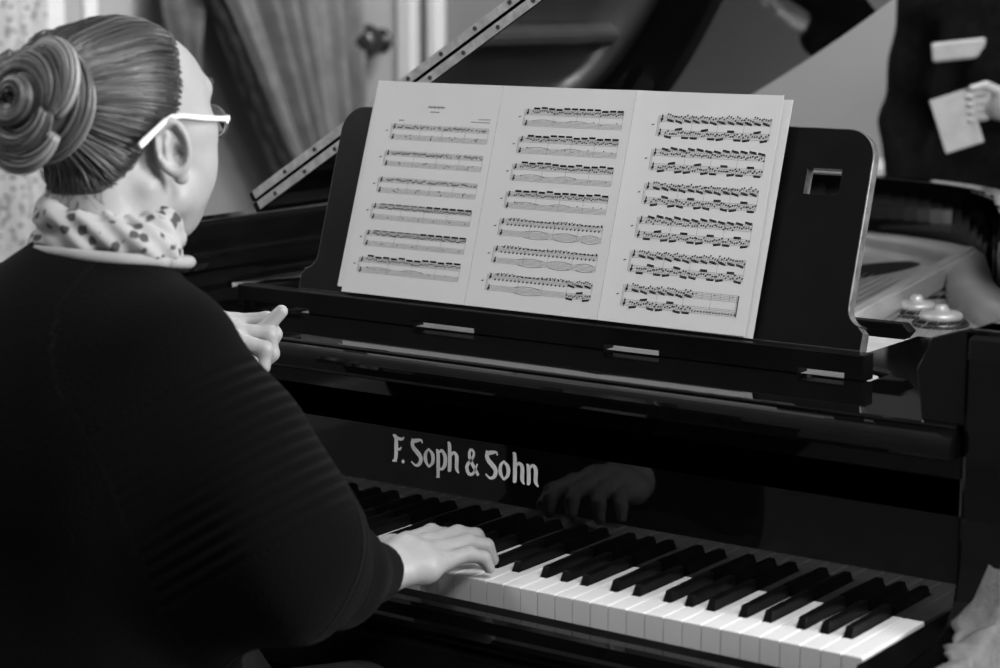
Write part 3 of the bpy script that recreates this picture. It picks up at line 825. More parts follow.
# ================================================================== PIANIST
HC = np.array([-.718, -.306, 1.272])
def rotz(a): return np.array([[math.cos(a), -math.sin(a), 0], [math.sin(a), math.cos(a), 0], [0, 0, 1]])
def rotx(a): return np.array([[1, 0, 0], [0, math.cos(a), -math.sin(a)], [0, math.sin(a), math.cos(a)]])
def roty(a): return np.array([[math.cos(a), 0, math.sin(a)], [0, 1, 0], [-math.sin(a), 0, math.cos(a)]])
def skull(q):
    d = s_ell(q, (0, -.006, .022), (.072, .092, .073))
    d = smin(d, s_ell(q, (0, .035, .012), (.064, .060, .070)), .03)
    d = smin(d, s_ell(q, (0, .036, -.035), (.061, .056, .070)), .03)
    return d
def head_sdf(q):
    d = skull(q)
    d = smin(d, s_ell(q, (0, .044, -.080), (.048, .042, .036)), .03)          # jaw
    d = smin(d, s_ell(q, (0, .080, -.094), (.019, .016, .014)), .022)         # chin
    ax = q.copy(); ax[:, 0] = np.abs(ax[:, 0])
    d = smin(d, s_ell(ax, (.040, .056, -.048), (.029, .029, .046)), .022)      # cheeks
    d = smin(d, s_ell(ax, (.047, .052, -.012), (.020, .026, .014)), .02)       # cheekbone
    d = smin(d, s_cap(ax, (.046, .020, -.082), (.022, .062, -.100), .024, .019), .02)  # mandible
    d = smin(d, s_cap(ax, (.008, .092, .030), (.042, .078, .030), .009, .008), .014) # brow
    d = smax(d, -s_ell(ax, (.032, .096, .012), (.017, .014, .011)), .012)      # sockets
    d = smin(d, s_ell(ax, (.031, .0785, .0175), (.0150, .0135, .0095)), .003); d = smin(d, s_ell(ax, (.031, .0775, .0015), (.0150, .0115, .0060)), .003)    # eyelids
    d = smin(d, s_chain(q, [(0, .089, .020), (0, .104, -.010), (0, .113, -.026)], [.007, .009, .010], .006), .010)
    d = smin(d, s_ell(ax, (.011, .098, -.028), (.008, .010, .007)), .006)
    d = smin(d, s_cap(ax, (0, .0965, -.055), (.018, .088, -.057), .0065, .003), .006)
    d = smin(d, s_cap(ax, (0, .0945, -.066), (.015, .088, -.065), .0075, .003), .006)
    # ears
    e0 = ax - np.array([.074, -.004, -.028])
    e0 = e0 @ (rotz(-.62) @ rotx(.16))
    yz = np.stack([e0[:, 1] / .62, e0[:, 2]], -1)
    rr = np.sqrt((yz ** 2).sum(-1)) + 1e-9
    fl = np.clip(.5 + e0[:, 2] / .07, 0, 1)
    ring = np.sqrt((rr - (.0225 + .006 * fl)) ** 2 * .55 + (e0[:, 0] - .008) ** 2) - (.0040 + .001 * (1 - fl))
    plate = s_ell(e0, (.001, 0, 0), (.0055, .0165, .029))
    anti = s_chain(e0, [(.006, -.004, .016), (.007, -.009, .004), (.006, -.007, -.010), (.006, .002, -.017)], [.003, .0035, .0035, .003])
    lobe = s_ell(e0, (.004, .004, -.029), (.0055, .0085, .0095))
    trag = s_ell(e0, (.004, .0125, -.006), (.0045, .004, .007))
    ear = smin(smin(ring, plate, .004), smin(anti, lobe, .004), .003); ear = smin(ear, trag, .004)
    ear = smax(ear, -s_ell(e0, (.0095, .0035, -.006), (.0085, .0075, .0115)), .003); ear = smax(ear, -s_ell(e0, (.004, .0075, -.006), (.006, .0035, .0045)), .002); ear = smax(ear, -s_chain(e0, [(.0115, .004, .021), (.0115, -.009, .014), (.011, -.0125, -.004)], [.0028, .003, .0025]), .003)
    d = smin(d, ear, .006)
    # neck
    d = smin(d, s_cap(q * np.array([1, .95, 1]), (0, -.028, -.06), (.002, -.048, -.205), .052, .058), .028)
    d = smin(d, s_cap(ax, (.05, -.02, -.07), (.018, .012, -.19), .013, .014), .02)
    d = smin(d, s_ell(q, (0, .036, -.116), (.040, .038, .022)), .025)            # under the chin
    return d
SH_R, SH_L = np.array([-.590, -.365, 1.035]), np.array([-.860, -.365, 1.035])
EL_R, EL_L = np.array([-.478, -.345, .852]), np.array([-.985, -.300, .845])
WR_R, WR_L = np.array([-.527, -.114, .770]), np.array([-.914, -.040, .976])
def body_sdf(p):
    d = s_ell(p, (-.715, -.41, .90), (.165, .10, .20))
    d = smin(d, s_ell(p, (-.715, -.405, .66), (.175, .125, .14)), .08)
    d = smin(d, s_cap(p, (-.82, -.375, 1.03), (-.63, -.375, 1.03), .055, .055), .06)
    d = smin(d, s_cap(p, (-.715, -.355, 1.04), (-.716, -.345, 1.14), .065, .055), .05)
    for s, e, w in ((SH_R, EL_R, WR_R), (SH_L, EL_L, WR_L)):
        d = smin(d, s_chain(p, [s, e, w], [.052, .040, .026], .03), .03)
    for sx in (-1, 1):
        d = smin(d, s_chain(p, [(-.715 + sx * .095, -.38, .60), (-.715 + sx * .115, .02, .545), (-.715 + sx * .11, .05, .09)], [.085, .062, .040], .04), .04)
    return d
def hand(p, pts, k=.005):
    d = None
    for ch, rs in pts:
        e = s_chain(p, ch, rs, k); d = e if d is None else smin(d, e, k * .55)
    return d
WRx = WR_R + np.array([0, .0, .0])
PALM_R = [  # wrist -> knuckles
    ([WR_R - (-.006, .05, .006), WR_R, (-.531, -.065, .781), (-.536, -.020, .782)], [.0265, .0245, .021, .013]),
    ([WR_R + (-.012, .0, 0), (-.553, -.062, .777), (-.562, -.022, .780)], [.020, .019, .0118]),
    ([WR_R + (.004, .0, 0), (-.512, -.066, .778), (-.513, -.028, .779)], [.020, .019, .0120]),
    ([WR_R + (.010, .0, -.002), (-.498, -.070, .770), (-.494, -.040, .771)], [.018, .017, .0115])]
FING_R = [
    ([(-.562, -.022, .780), (-.560, .022, .783), (-.553, .042, .774), (-.549, .049, .7545)], [.0112, .0098, .0086, .0072]),
    ([(-.536, -.020, .782), (-.526, .028, .786), (-.515, .049, .779), (-.510, .058, .7605)], [.0115, .0100, .0088, .0074]),
    ([(-.513, -.028, .779), (-.499, .012, .783), (-.487, .031, .774), (-.482, .037, .7535)], [.0112, .0096, .0085, .0072]),
    ([(-.494, -.040, .771), (-.481, -.010, .775), (-.471, .004, .767), (-.467, .009, .7525)], [.0100, .0086, .0076, .0066]),
    ([WR_R + (-.020, .012, -.004), (-.578, -.052, .770), (-.590, -.016, .764), (-.588, .008, .7505)], [.017, .0140, .0108, .0082])]
def settle(chs):      # flatten the hand a little towards the keys
    return [([(a[0] - .006, a[1], min(a[2], .757) + max(0, a[2] - .757) * .76) for a in ch], rs) for ch, rs in chs]
PALM_R, FING_R = settle(PALM_R), settle(FING_R)
def handR(p): return smin(hand(p, PALM_R, .012), hand(p, FING_R, .005), .006)
# left hand, lifted loosely above the bass keys
LW = WR_L
PALM_L = [
    ([LW - (.015, .05, .03), LW, LW + (.022, .036, .012), LW + (.045, .060, .010)], [.026, .0235, .020, .013]),
    ([LW + (.0, .008, .008), LW + (.014, .045, .020), LW + (.032, .073, .018)], [.019, .018, .012]),
    ([LW + (.01, -.004, .0), LW + (.036, .026, .004), LW + (.060, .046, .002)], [.019, .018, .012]),
    ([LW + (.01, -.006, -.008), LW + (.042, .014, -.008), LW + (.066, .030, -.008)], [.018, .017, .011])]
FING_L = [
    ([LW + (.032, .073, .018), LW + (.058, .104, .020), LW + (.064, .112, .001), LW + (.060, .108, -.016)], [.0112, .0098, .0086, .0074]),
    ([LW + (.045, .060, .010), LW + (.080, .084, .006), LW + (.082, .086, -.018), LW + (.074, .078, -.032)], [.0115, .0100, .0088, .0074]),
    ([LW + (.060, .046, .002), LW + (.090, .064, -.008), LW + (.088, .062, -.030), LW + (.078, .054, -.040)], [.0112, .0096, .0086, .0072]),
    ([LW + (.066, .030, -.008), LW + (.089, .040, -.022), LW + (.085, .036, -.040), LW + (.076, .030, -.046)], [.010, .0086, .0076, .0066]),
    ([LW + (-.006, .018, .006), LW + (.030, .064, -.020), LW + (.066, .082, .006), LW + (.088, .098, .034)], [.016, .0135, .0108, .0082])]
def handL(p): return smin(hand(p, PALM_L, .012), hand(p, FING_L, .005), .006)
parts = [surface(lambda p: head_sdf(p - HC), HC + (-.1, -.13, -.21), HC + (.1, .135, .125), .0019),
         surface(body_sdf, (-1.07, -.56, .05), (-.36, .14, 1.16), .011),
         surface(handR, (-.62, -.175, .735), (-.44, .075, .825), .0014),
         surface(handL, (-.99, -.12, .89), (-.80, .10, 1.03), .0018)]
wm = meshobj('person', merge(parts), M_SKIN)
tag(wm, 'seated woman in a black ribbed sweater with bun and pale glasses, playing the piano', 'person')

# ---- hair: dark cap plus combed strands drawn back into the bun
YZ = np.array([(-.2, -.09), (-.12, -.088), (-.07, -.080), (-.045, -.058), (-.022, -.024), (-.004, .006), (.2, .010)])
ZY = np.array([(-.2, .012), (.0, .012), (.03, .018), (.06, .026), (.08, .042), (.095, .062), (.11, .080), (.2, .085)])
def hair_region(q):      # negative inside the hair
    x = np.abs(q[:, 0])
    a = np.interp(q[:, 1], YZ[:, 0], YZ[:, 1]) - q[:, 2]
    b = q[:, 1] - (np.interp(q[:, 2], ZY[:, 0], ZY[:, 1]) + .018 * np.clip(1 - x / .05, 0, 1))
    return smax(a * .8, b * .8, .01)
def hair_vol(q):
    d = smin(skull(q), s_cap(q, (0, -.028, -.05), (0, -.05, -.16), .052, .05), .03)
    return smin(d, s_ell(q, (0, -.085, .03), (.045, .035, .05)), .03)
hv = meshobj('hair', surface(lambda p: smax(hair_vol(p - HC) - .0045, hair_region(p - HC) + .007, .005), HC + (-.1, -.15, -.12), HC + (.1, .11, .125), .0022), M_HAIRB, wm)
BUN = np.array([.020, -.136, .024])
def project(dirs, off):
    """distance along rays from the head centre at which hair_vol == off"""
    o = np.array([0, -.01, .0]); lo_ = np.zeros(len(dirs)); hi_ = np.full(len(dirs), .22)
    for _ in range(28):
        m_ = (lo_ + hi_) / 2; v = hair_vol(o + dirs * m_[:, None]) - off
        hi_ = np.where(v > 0, m_, hi_); lo_ = np.where(v > 0, lo_, m_)
    return o + dirs * lo_[:, None]
o0 = np.array([0, -.01, 0.]); bdir = BUN - o0; bdir /= np.linalg.norm(bdir)
bup = np.cross(bdir, [1.0, 0, 0]); bup /= np.linalg.norm(bup); bsd = np.cross(bup, bdir)
# strand roots along the hairline and over the scalp
cand = rng.normal(size=(26000, 3)); cand /= np.linalg.norm(cand, axis=1)[:, None]
cp3 = project(cand, .004); reg = hair_region(cp3)
edge = cand[(reg < 0) & (reg > -.012)]; inner_ = cand[reg < -.012]
roots = np.concatenate([edge[:2000], inner_[:1300]])
SV, SF, SA, nn = [], [], [], 0
for rt_ in roots:
    ang = math.acos(max(-1, min(1, rt_ @ bdir)))
    if ang < .25: continue
    n = 10; ts = np.linspace(0, max(.0, 1 - .20 / ang), n)
    ds = np.array([(math.sin((1 - t) * ang) * rt_ + math.sin(t * ang) * bdir) / math.sin(ang) for t in ts])
    ds += np.array([0, 0, .05]) * (np.sin(ts * PI) * rng.normal(.1, .35))[:, None]
    ds /= np.linalg.norm(ds, axis=1)[:, None]
    az = math.atan2(rt_ @ bup, rt_ @ bsd)
    clump = .5 + .5 * math.sin(az * 23 + 1.7 * math.sin(az * 5)) * math.sin(az * 9 + 1)
    off = .0048 + .0026 * clump * np.minimum(1, ts * 3.5) + rng.uniform(0, .0016) + .0025 * np.sin(ts * PI) + .0007 * np.sin(ts * 9 + az * 7)
    if rng.random() < .03: off = off + .003 * np.sin(ts * PI)
    P = project(ds, off)
    P[0] = project(ds[:1], np.array([-.0002]))[0]; P[1] = P[1] * .6 + .4 * project(ds[1:2], np.array([.003]))[0]
    if hair_region(P[1:2])[0] > .008: continue
    R = rng.uniform(.0004, .0010) * np.interp(ts / ts[-1], [0, .15, 1], [.5, 1, 1])
    v, f = tube_arrays(P + HC, R, 4)
    SV.append(v); SF += [tuple(np.array(q) + nn) for q in f]; nn += len(v); SA.append(np.full(len(v), np.clip(rng.normal(.16 + .34 * clump, .15), 0, 1)))
def strand_obj(name, SV, SF, SA, parent, label=None):
    o = pyobj(name, np.concatenate(SV), SF, M_HAIR, parent, True, label)
    a = o.data.attributes.new('strand', 'FLOAT', 'POINT'); a.data.foreach_set('value', np.concatenate(SA).astype(np.float32))
    return o
strand_obj('combed_strands', SV, SF, SA, hv)
# bun: looped locks, each a bundle of strands
SV, SF, SA, nn = [], [], [], 0
bz = np.array([.10, -.96, .22]); bz /= np.linalg.norm(bz)
bx = np.cross([0, 0, 1.0], bz); bx /= np.linalg.norm(bx); by_ = np.cross(bz, bx)
def lock(cpath, rad, ns, tone, twist=1.2, flat=.7):
    global nn
    cpath = np.asarray(cpath); n = len(cpath)
    T = np.gradient(cpath, axis=0); T /= np.linalg.norm(T, axis=1)[:, None]
    ctr = cpath.mean(0)
    for _ in range(ns):
        a0 = rng.uniform(0, 2 * PI); rr = math.sqrt(rng.uniform(.25, 1)) * rad
        pts = []
        for i in range(n):
            nrm_ = np.cross(T[i], bz); nrm_ /= np.linalg.norm(nrm_) + 1e-9; bn = np.cross(T[i], nrm_)
            a = a0 + twist * i / n; e = .45 + .55 * math.sin(PI * min(1, max(0, (i + 1.5) / (n + 2))))
            pts.append(cpath[i] + e * rr * (math.cos(a) * nrm_ + flat * math.sin(a) * bn))
        v, f = tube_arrays(np.array(pts) + HC, rng.uniform(.0005, .0011), 4)
        SV.append(v); SF.extend([tuple(np.array(q) + nn) for q in f]); nn += len(v)
        SA.append(np.full(len(v), np.clip(rng.normal(tone, .18), 0, 1)))
def loop(R, a0, a1, cx=0, cz=0, depth=0., sx=1.0, n=22, d1=0.):
    """a curl around the bun axis: radius R, from angle a0 to a1"""
    return [BUN + bx * (cx + R * sx * math.cos(a)) + by_ * (cz + R * math.sin(a)) + bz * (depth + d1 * (k / (n - 1)))
            for k, a in enumerate(np.linspace(a0, a1, n))]
lock(loop(.046, -2.2, 2.2, depth=-.010), .018, 170, .62)
lock(loop(.046, 1.6, 5.2, depth=-.006), .019, 170, .60)
lock(loop(.032, -.6, 3.6, .004, .006, .016), .015, 150, .74)
lock(loop(.034, 2.7, 6.4, -.006, -.012, .018), .017, 160, .68)
lock([BUN + bx * (-.004 + r_ * math.cos(a_)) + by_ * (.002 + r_ * math.sin(a_)) + bz * d_ for r_, a_, d_ in zip(np.linspace(.036, .005, 34), np.linspace(-.4, 9.6, 34), np.linspace(.020, .036, 34))], .0105, 190, .55)
lock(loop(.034, -1.1, 2.5, .024, .018, .010, d1=.008, sx=.8), .012, 140, .92)
lock(loop(.042, 3.5, 5.9, -.002, -.016, .012), .016, 150, .80)
lock(loop(.050, 2.2, 3.6, -.004, .006, .004), .013, 110, .62)
bun = strand_obj('hair_bun', SV, SF, SA, wm, label='large loose bun of looped locks')
core = meshobj('bun_core', surface(lambda p: smin(s_ell(p - HC, BUN + bz * -.004, (.047, .034, .047)), s_ell(p - HC, (.008, -.105, .022), (.035, .03, .035)), .02), HC + BUN - .08, HC + BUN + .08, .004), M_HAIRB, bun)
# stray wisps at the nape
SV, SF, SA, nn = [], [], [], 0
for k in range(26):
    a = rng.uniform(-.055, .06); z0 = rng.uniform(-.085, -.06)
    d_ = np.array([a, -.08, z0 - .0]); d_ /= np.linalg.norm(d_)
    b_ = project(d_[None], .003)[0]
    P = spline([b_, b_ + np.array([rng.normal(0, .004), -.004, -.012]), b_ + np.array([rng.normal(0, .010), -.003 + rng.normal(0, .004), -.030])], 8)
    v, f = tube_arrays(P + HC, np.linspace(.0006, .0002, 8), 4); SV.append(v); SF += [tuple(np.array(q) + nn) for q in f]; nn += len(v); SA.append(np.full(len(v), .5))
strand_obj('nape_wisps', SV, SF, SA, hv)

# ---- glasses
def bar(bm, pts, w, h):
    """flat bar along pts: w sideways (x), h upright (z)"""
    pts = [np.array(p, float) + HC for p in pts]; rings = []
    for i, p in enumerate(pts):
        hh = h[i] if isinstance(h, (list, tuple)) else h
        t = pts[min(i + 1, len(pts) - 1)] - pts[max(i - 1, 0)]; t /= np.linalg.norm(t)
        sx = np.cross(t, [0, 0, 1.0]); sx /= np.linalg.norm(sx); up_ = np.cross(sx, t)
        rings.append([bm.verts.new(p + sx * a * w / 2 + up_ * b * hh / 2) for a, b in ((-1, -1), (1, -1), (1, 1), (-1, 1))])
    for a, b in zip(rings, rings[1:]):
        for i in range(4): bm.faces.new((a[i], a[(i + 1) % 4], b[(i + 1) % 4], b[i]))
    bm.faces.new(rings[0]); bm.faces.new(rings[-1][::-1])
gl = None
bm = bmesh.new()
for s in (-1, 1):
    ring = [(s * (.034 + .027 * math.cos(t)), .1000 - .006 * abs(math.cos(t)), -.008 + .018 * math.sin(t)) for t in np.linspace(0, 2 * PI, 25)]
    bar(bm, ring[:13], .0016, .0016); bar(bm, ring[12:], .0016, .0016)
bar(bm, [(-.009, .0995, .002), (0, .1015, .005), (.009, .0995, .002)], .003, .003)
gl = obj('glasses', bm, mat('rim_wire', .3, .3, metal=.8, noise=(80, .1)), wm, label='pale framed glasses')
for s in (-1, 1):
    bm = bmesh.new()
    bar(bm, [(s * .058, .0905, -.004), (s * .0685, .088, -.002), (s * .0715, .079, -.002), (s * .078, .04, .001), (s * .079, .008, .005), (s * .079, -.008, .005), (s * .078, -.020, -.001), (s * .075, -.045, -.019), (s * .0745, -.050, -.023)], .0035, [.0055, .0062, .0058, .0055, .005, .005, .0055, .0075, .0065])
    bmesh.ops.recalc_face_normals(bm, faces=bm.faces[:])
    bmesh.ops.bevel(bm, geom=bm.edges[:], offset=.0007, segments=1, affect='EDGES')
    obj('temple', bm, M_FRAME, gl)
    bm = bmesh.new()
    A = [bm.verts.new(HC + np.array((s * (.034 + .0255 * math.cos(t)), .0997 - .006 * abs(math.cos(t)), -.008 + .0165 * math.sin(t)))) for t in np.linspace(0, 2 * PI, 24, endpoint=False)]
    B = [bm.verts.new(v.co + Vector((0, -.0015, 0))) for v in A]
    bm.faces.new(A); bm.faces.new(B[::-1])
    for i in range(24): bm.faces.new((A[i], B[i], B[(i + 1) % 24], A[(i + 1) % 24]))
    obj('lens', bm, M_GLASS, gl)
for s in (-1, 1):
    bm = bmesh.new()
    bar(bm, [(s * .012, .101, .030), (s * .022, .1005, .034), (s * .034, .096, .037), (s * .048, .084, .034)], .007, [.004, .006, .005, .002])
    obj('eyebrow', bm, M_HAIRB, wm)
for s in (-1, 1):     # eyes
    bm = bmesh.new(); bmesh.ops.create_uvsphere(bm, u_segments=16, v_segments=10, radius=.0118, matrix=Matrix.Translation(Vector(HC + np.array([s * .031, .0795, .0085]))))
    ey = obj('eye', bm, M_EYE, wm, True)
    bm = bmesh.new(); bmesh.ops.create_uvsphere(bm, u_segments=12, v_segments=8, radius=.0056, matrix=Matrix.Translation(Vector(HC + np.array([s * .031, .0865, .0065]))))
    obj('iris', bm, M_IRIS, ey, True)

# ---- sweater
def arm_axis(p, ch):
    best = np.full(len(p), 9.); tt = np.zeros(len(p)); L = 0
    for a, b in zip(ch, ch[1:]):
        a, b = np.array(a), np.array(b); ab = b - a; l = np.linalg.norm(ab)
        t = np.clip(((p - a) @ ab) / (l * l), 0, 1); d = vlen(p - a - t[:, None] * ab)
        w = d < best; best[w] = d[w]; tt[w] = (L + t * l)[w]; L += l
    return tt, best
CH_R = [SH_R, EL_R, WR_R + (0, -.010, 0)]; CH_L = [SH_L, EL_L, WR_L + (-.005, -.02, -.005)]
def sleeve(p, sh, el, wr, out):
    d = s_cap(p, sh, el, .064, .076)
    mid = (el + wr) / 2 + np.array([0, 0, -.012])
    d = smin(d, s_cap(p, el, mid, .074, .056), .05)
    d = smin(d, s_cap(p, mid, wr, .054, .033), .03)
    d = smin(d, s_cap(p, sh * .5 + el * .5 + np.array(out), el, .064, .07), .06)
    return d
def sweater_sdf(p):
    d = s_ell(p, (-.725, -.405, .88), (.180, .130, .26))
    d = smin(d, s_ell(p, (-.715, -.41, .66), (.205, .155, .17)), .08)
    d = smin(d, s_cap(p, (-.80, -.372, 1.034), (-.64, -.372, 1.038), .068, .066), .05)
    d = smin(d, s_cap(p, (-.715, -.365, 1.02), (-.711, -.347, 1.094), .105, .082), .04)
    d = smin(d, sleeve(p, SH_R, EL_R, WR_R + (0, -.012, 0), (.0, .02, 0)), .07)
    d = smin(d, sleeve(p, SH_L, EL_L, WR_L + (-.006, -.024, -.006), (0, .0, 0)), .07)
    # batwing web between elbow and ribs
    d = smin(d, s_cap(p, (-.62, -.39, .93), (-.52, -.36, .84), .08, .062), .07)
    d = smin(d, s_cap(p, (-.83, -.39, .92), (-.95, -.32, .84), .085, .07), .08)
    # soft folds
    f = .004 * np.sin(p[:, 0] * 38 + p[:, 2] * 26 + 2 * np.sin(p[:, 1] * 17)) * np.clip((1.0 - p[:, 2]) * 4, 0, 1)
    d = d + f * np.clip((vlen(p - WR_R) - .1) * 8, 0, 1) * np.clip((vlen(p - WR_L) - .1) * 8, 0, 1)
    # neck opening, cuff openings and hem
    nk = s_ell(p, (-.708, -.338, 1.184), (.083, .087, .062)); d = smax(d, -nk, .01)
    for a, w, axis in ((handR, WR_R, WR_R - EL_R), (handL, WR_L, np.array([.3, .8, .25]))):
        ax_ = axis / np.linalg.norm(axis)
        cut_ = (p - (w + ax_ * (-.006))) @ ax_
        near_ = vlen(p - w) - .09
        d = np.where(near_ < 0, smax(d, cut_, .006), d)
    d = smax(d, .56 - p[:, 2], .02)
    return d
SVF = surface(sweater_sdf, (-1.12, -.60, .52), (-.33, .03, 1.17), .0055)
tR, dR = arm_axis(SVF[0], CH_R); tL, dL = arm_axis(SVF[0], CH_L)
wR = dR < dL
rib = np.where(wR, tR, tL); torso = np.minimum(dR, dL) > .13
rib = np.where(torso, 0.0, np.clip(rib, .03, .31))
sw = meshobj('sweater', SVF, M_KNIT, wm, attr={'rib': rib})
# pale neckband
nb_c = np.array([-.708, -.338, 1.131])
P = [nb_c + np.array([.080 * math.cos(t), .082 * math.sin(t), -.012 * math.sin(t)]) for t in np.linspace(0, 2 * PI, 49)]
V, F = tube_arrays(P, .0066, 10); pyobj('neckband', V, F, M_WCLOTH, sw, True, label='pale neckband edging')
# left shirt cuff showing at the lifted wrist
P = [LW + (-.004, -.018, -.004) + .0285 * (math.cos(t) * np.array([.93, -.36, 0]) + math.sin(t) * np.array([-.1, -.3, .95])) for t in np.linspace(0, 2 * PI, 25)]
V, F = tube_arrays(P, .0048, 6); pyobj('cuff', V, F, M_PAPER, sw, True, label='pale cuff edge at the lifted left wrist')
# ---- scarf knotted round the neck
def scarf_sdf(p):
    q = p - np.array([-.711, -.336, 1.155])
    q = q @ rotx(-.22)
    a = np.arctan2(q[:, 1], q[:, 0])
    R = .0555 + .003 * np.sin(3 * a + 1)
    rr = np.sqrt(q[:, 0] ** 2 + q[:, 1] ** 2)
    d = None
    for k, (dz, dr, rad, ph) in enumerate(((.010, -.004, .0160, 0), (-.015, .008, .0175, 2.1), (.0, .010, .0135, 4.0))):
        e = np.sqrt((rr - R - dr - .005 * np.sin(2 * a + ph)) ** 2 + (q[:, 2] - dz - .006 * np.sin(2 * a + ph * 1.3)) ** 2) - (rad + .003 * np.sin(5 * a + ph))
        d = e if d is None else smin(d, e, .006)
    kn = s_ell(p, (-.716, -.255, 1.130), (.020, .018, .018)); d = smin(d, kn, .01)
    return d + .0022 * np.sin(14 * a + 220 * q[:, 2])
meshobj('scarf', surface(scarf_sdf, (-.83, -.46, 1.0), (-.60, -.21, 1.21), .003), M_SCARF, wm, label='pale scarf with dark floral print')
# ---- trousers and shoes
def trousers_sdf(p):
    d = s_ell(p, (-.715, -.405, .63), (.19, .145, .14))
    for sx in (-1, 1):
        d = smin(d, s_chain(p, [(-.715 + sx * .095, -.38, .59), (-.715 + sx * .115, .02, .545), (-.715 + sx * .11, .05, .10)], [.098, .074, .062], .04), .05)
    return smax(smax(d, .085 - p[:, 2], .01), p[:, 2] - .69, .02)
meshobj('trousers', surface(trousers_sdf, (-1.0, -.6, .06), (-.43, .16, .74), .010), M_TROUS, wm)
for sx in (-1, 1):
    X = -.715 + sx * .11
    meshobj('shoe', surface(lambda p: smax(smin(s_chain(p, [(X, .03, .055), (X, .10, .04), (X, .20, .032)], [.045, .040, .030], .02), s_cap(p, (X, .045, .05), (X, .05, .13), .045, .05), .02), .002 - p[:, 2], .004), (X - .08, -.05, -.01), (X + .08, .27, .16), .005), M_SHOE, wm)
# ---- bench
bn = thing('piano_bench', 'black padded bench under the seated woman', 'bench', (-.715, -.42, 0))
bm = bmesh.new(); add_box(bm, -1.02, -.41, -.585, -.255, .44, .50, .02, 3); obj('seat', bm, M_SHOE, bn)
box('seat_frame', -1.01, -.42, -.575, -.265, .38, .44, M_SATIN, bn, .005)
for sx in (-1, 1):
    for y in (-.55, -.29):
        bm = bmesh.new(); x = -.715 + sx * .27
        add_prism(bm, [(x - .018, 0), (x + .018, 0), (x + .025, .40), (x - .025, .40)], 1, y - .022, y + .022, .003); obj('leg', bm, M_SATIN, bn)

# ================================================================== PERSON BEHIND THE PIANO
BX, BY = -.90, 2.52
QP = np.array([BX, BY, 0.])
def p2_body(p):
    q = p - QP
    d = s_ell(q, (0, 0, 1.61), (.078, .098, .115)); d = smin(d, s_ell(q, (0, -.03, 1.55), (.055, .06, .07)), .03)
    d = smin(d, s_ell(q, (0, -.098, 1.595), (.011, .018, .022)), .012)
    for sx in (-1, 1): d = smin(d, s_ell(q, (sx * .08, .0, 1.59), (.011, .02, .034)), .008)
    d = smin(d, s_cap(q, (0, .01, 1.52), (0, .015, 1.40), .056, .06), .03)
    d = smin(d, s_ell(q, (0, 0, 1.18), (.15, .09, .26)), .04)
    for sx in (-1, 1): d = smin(d, s_chain(q, [(sx * .09, 0, .92), (sx * .1, 0, .5), (sx * .1, .02, .09)], [.08, .06, .04], .03), .05)
    # raised forearm and hand at the chest (arm nearest the piano), other arm hanging
    d = smin(d, s_chain(q, [(.19, .01, 1.36), (.25, -.02, 1.12), (.085, -.168, 1.148)], [.05, .04, .028], .02), .03)
    d = smin(d, s_chain(q, [(-.19, .01, 1.36), (-.23, .0, 1.10), (-.20, -.08, .90)], [.05, .04, .028], .02), .03)
    return d
def p2_hand(p):
    q = p - QP - np.array([.055, -.172, 1.150])
    d = s_ell(q, (0, 0, 0), (.040, .018, .032), roty(.25))
    for k in range(4):
        z = .024 - .016 * k
        d = smin(d, s_chain(q, [(-.03, -.002, z), (-.06, -.012, z - .004), (-.066, -.032, z - .006), (-.045, -.042, z - .006)], [.0095, .0088, .008, .007], .004), .004)
    d = smin(d, s_chain(q, [(.0, -.006, .03), (-.02, -.03, .042), (-.045, -.042, .036)], [.011, .010, .008], .005), .006)
    return d
def p2_hand2(p):
    q = p - QP - np.array([-.195, -.095, .86])
    d = s_ell(q, (0, 0, 0), (.017, .036, .045))
    for k in range(4): d = smin(d, s_chain(q, [(0, -.026 + .017 * k, -.03), (.004, -.03 + .019 * k, -.07), (.014, -.028 + .018 * k, -.095)], [.0095, .0085, .007], .004), .004)
    d = smin(d, s_chain(q, [(.004, -.03, .01), (.012, -.048, -.02), (.018, -.048, -.045)], [.011, .0095, .008], .004), .006)
    return d
pp = meshobj('person', merge([surface(p2_body, QP + (-.36, -.30, .04), QP + (.36, .16, 1.76), .010), surface(p2_hand, QP + (-.08, -.26, 1.10), QP + (.12, -.12, 1.25), .004), surface(p2_hand2, QP + (-.26, -.18, .74), QP + (-.13, -.02, .93), .004)]), M_SKIN)
tag(pp, 'person in black clothes standing beyond the tail of the piano, holding folded paper', 'person')
def p2_jacket(p):
    q = p - QP
    d = s_ell(q, (0, .0, 1.16), (.165, .120, .30)); d = smin(d, s_cap(q, (-.16, .01, 1.37), (.16, .01, 1.37), .075, .075), .05)
    d = smin(d, s_ell(q, (0, 0, .92), (.19, .13, .18)), .06)
    d = smin(d, s_chain(q, [(.19, .01, 1.36), (.255, -.02, 1.12), (.110, -.150, 1.148)], [.072, .066, .048], .02), .03)
    d = smin(d, s_chain(q, [(-.20, .01, 1.36), (-.235, .01, 1.10), (-.20, -.065, .93)], [.065, .062, .050], .02), .03)
    d = smax(d, -s_ell(q, (0, -.01, 1.47), (.065, .075, .05)), .01)
    return smax(d, .80 - q[:, 2], .02) + .003 * np.sin(q[:, 2] * 40 + q[:, 0] * 25)
jk = meshobj('jacket', surface(p2_jacket, QP + (-.38, -.28, .76), QP + (.38, .18, 1.50), .008), M_JACKET, pp)
def p2_tr(p):
    q = p - QP; d = s_ell(q, (0, 0, .92), (.17, .115, .12))
    for sx in (-1, 1): d = smin(d, s_chain(q, [(sx * .09, 0, .88), (sx * .1, 0, .5), (sx * .1, .02, .10)], [.095, .075, .062], .03), .05)
    return smax(d, .06 - q[:, 2], .01)
meshobj('trousers', surface(p2_tr, QP + (-.24, -.16, .03), QP + (.24, .16, 1.02), .012), M_JACKET, pp)
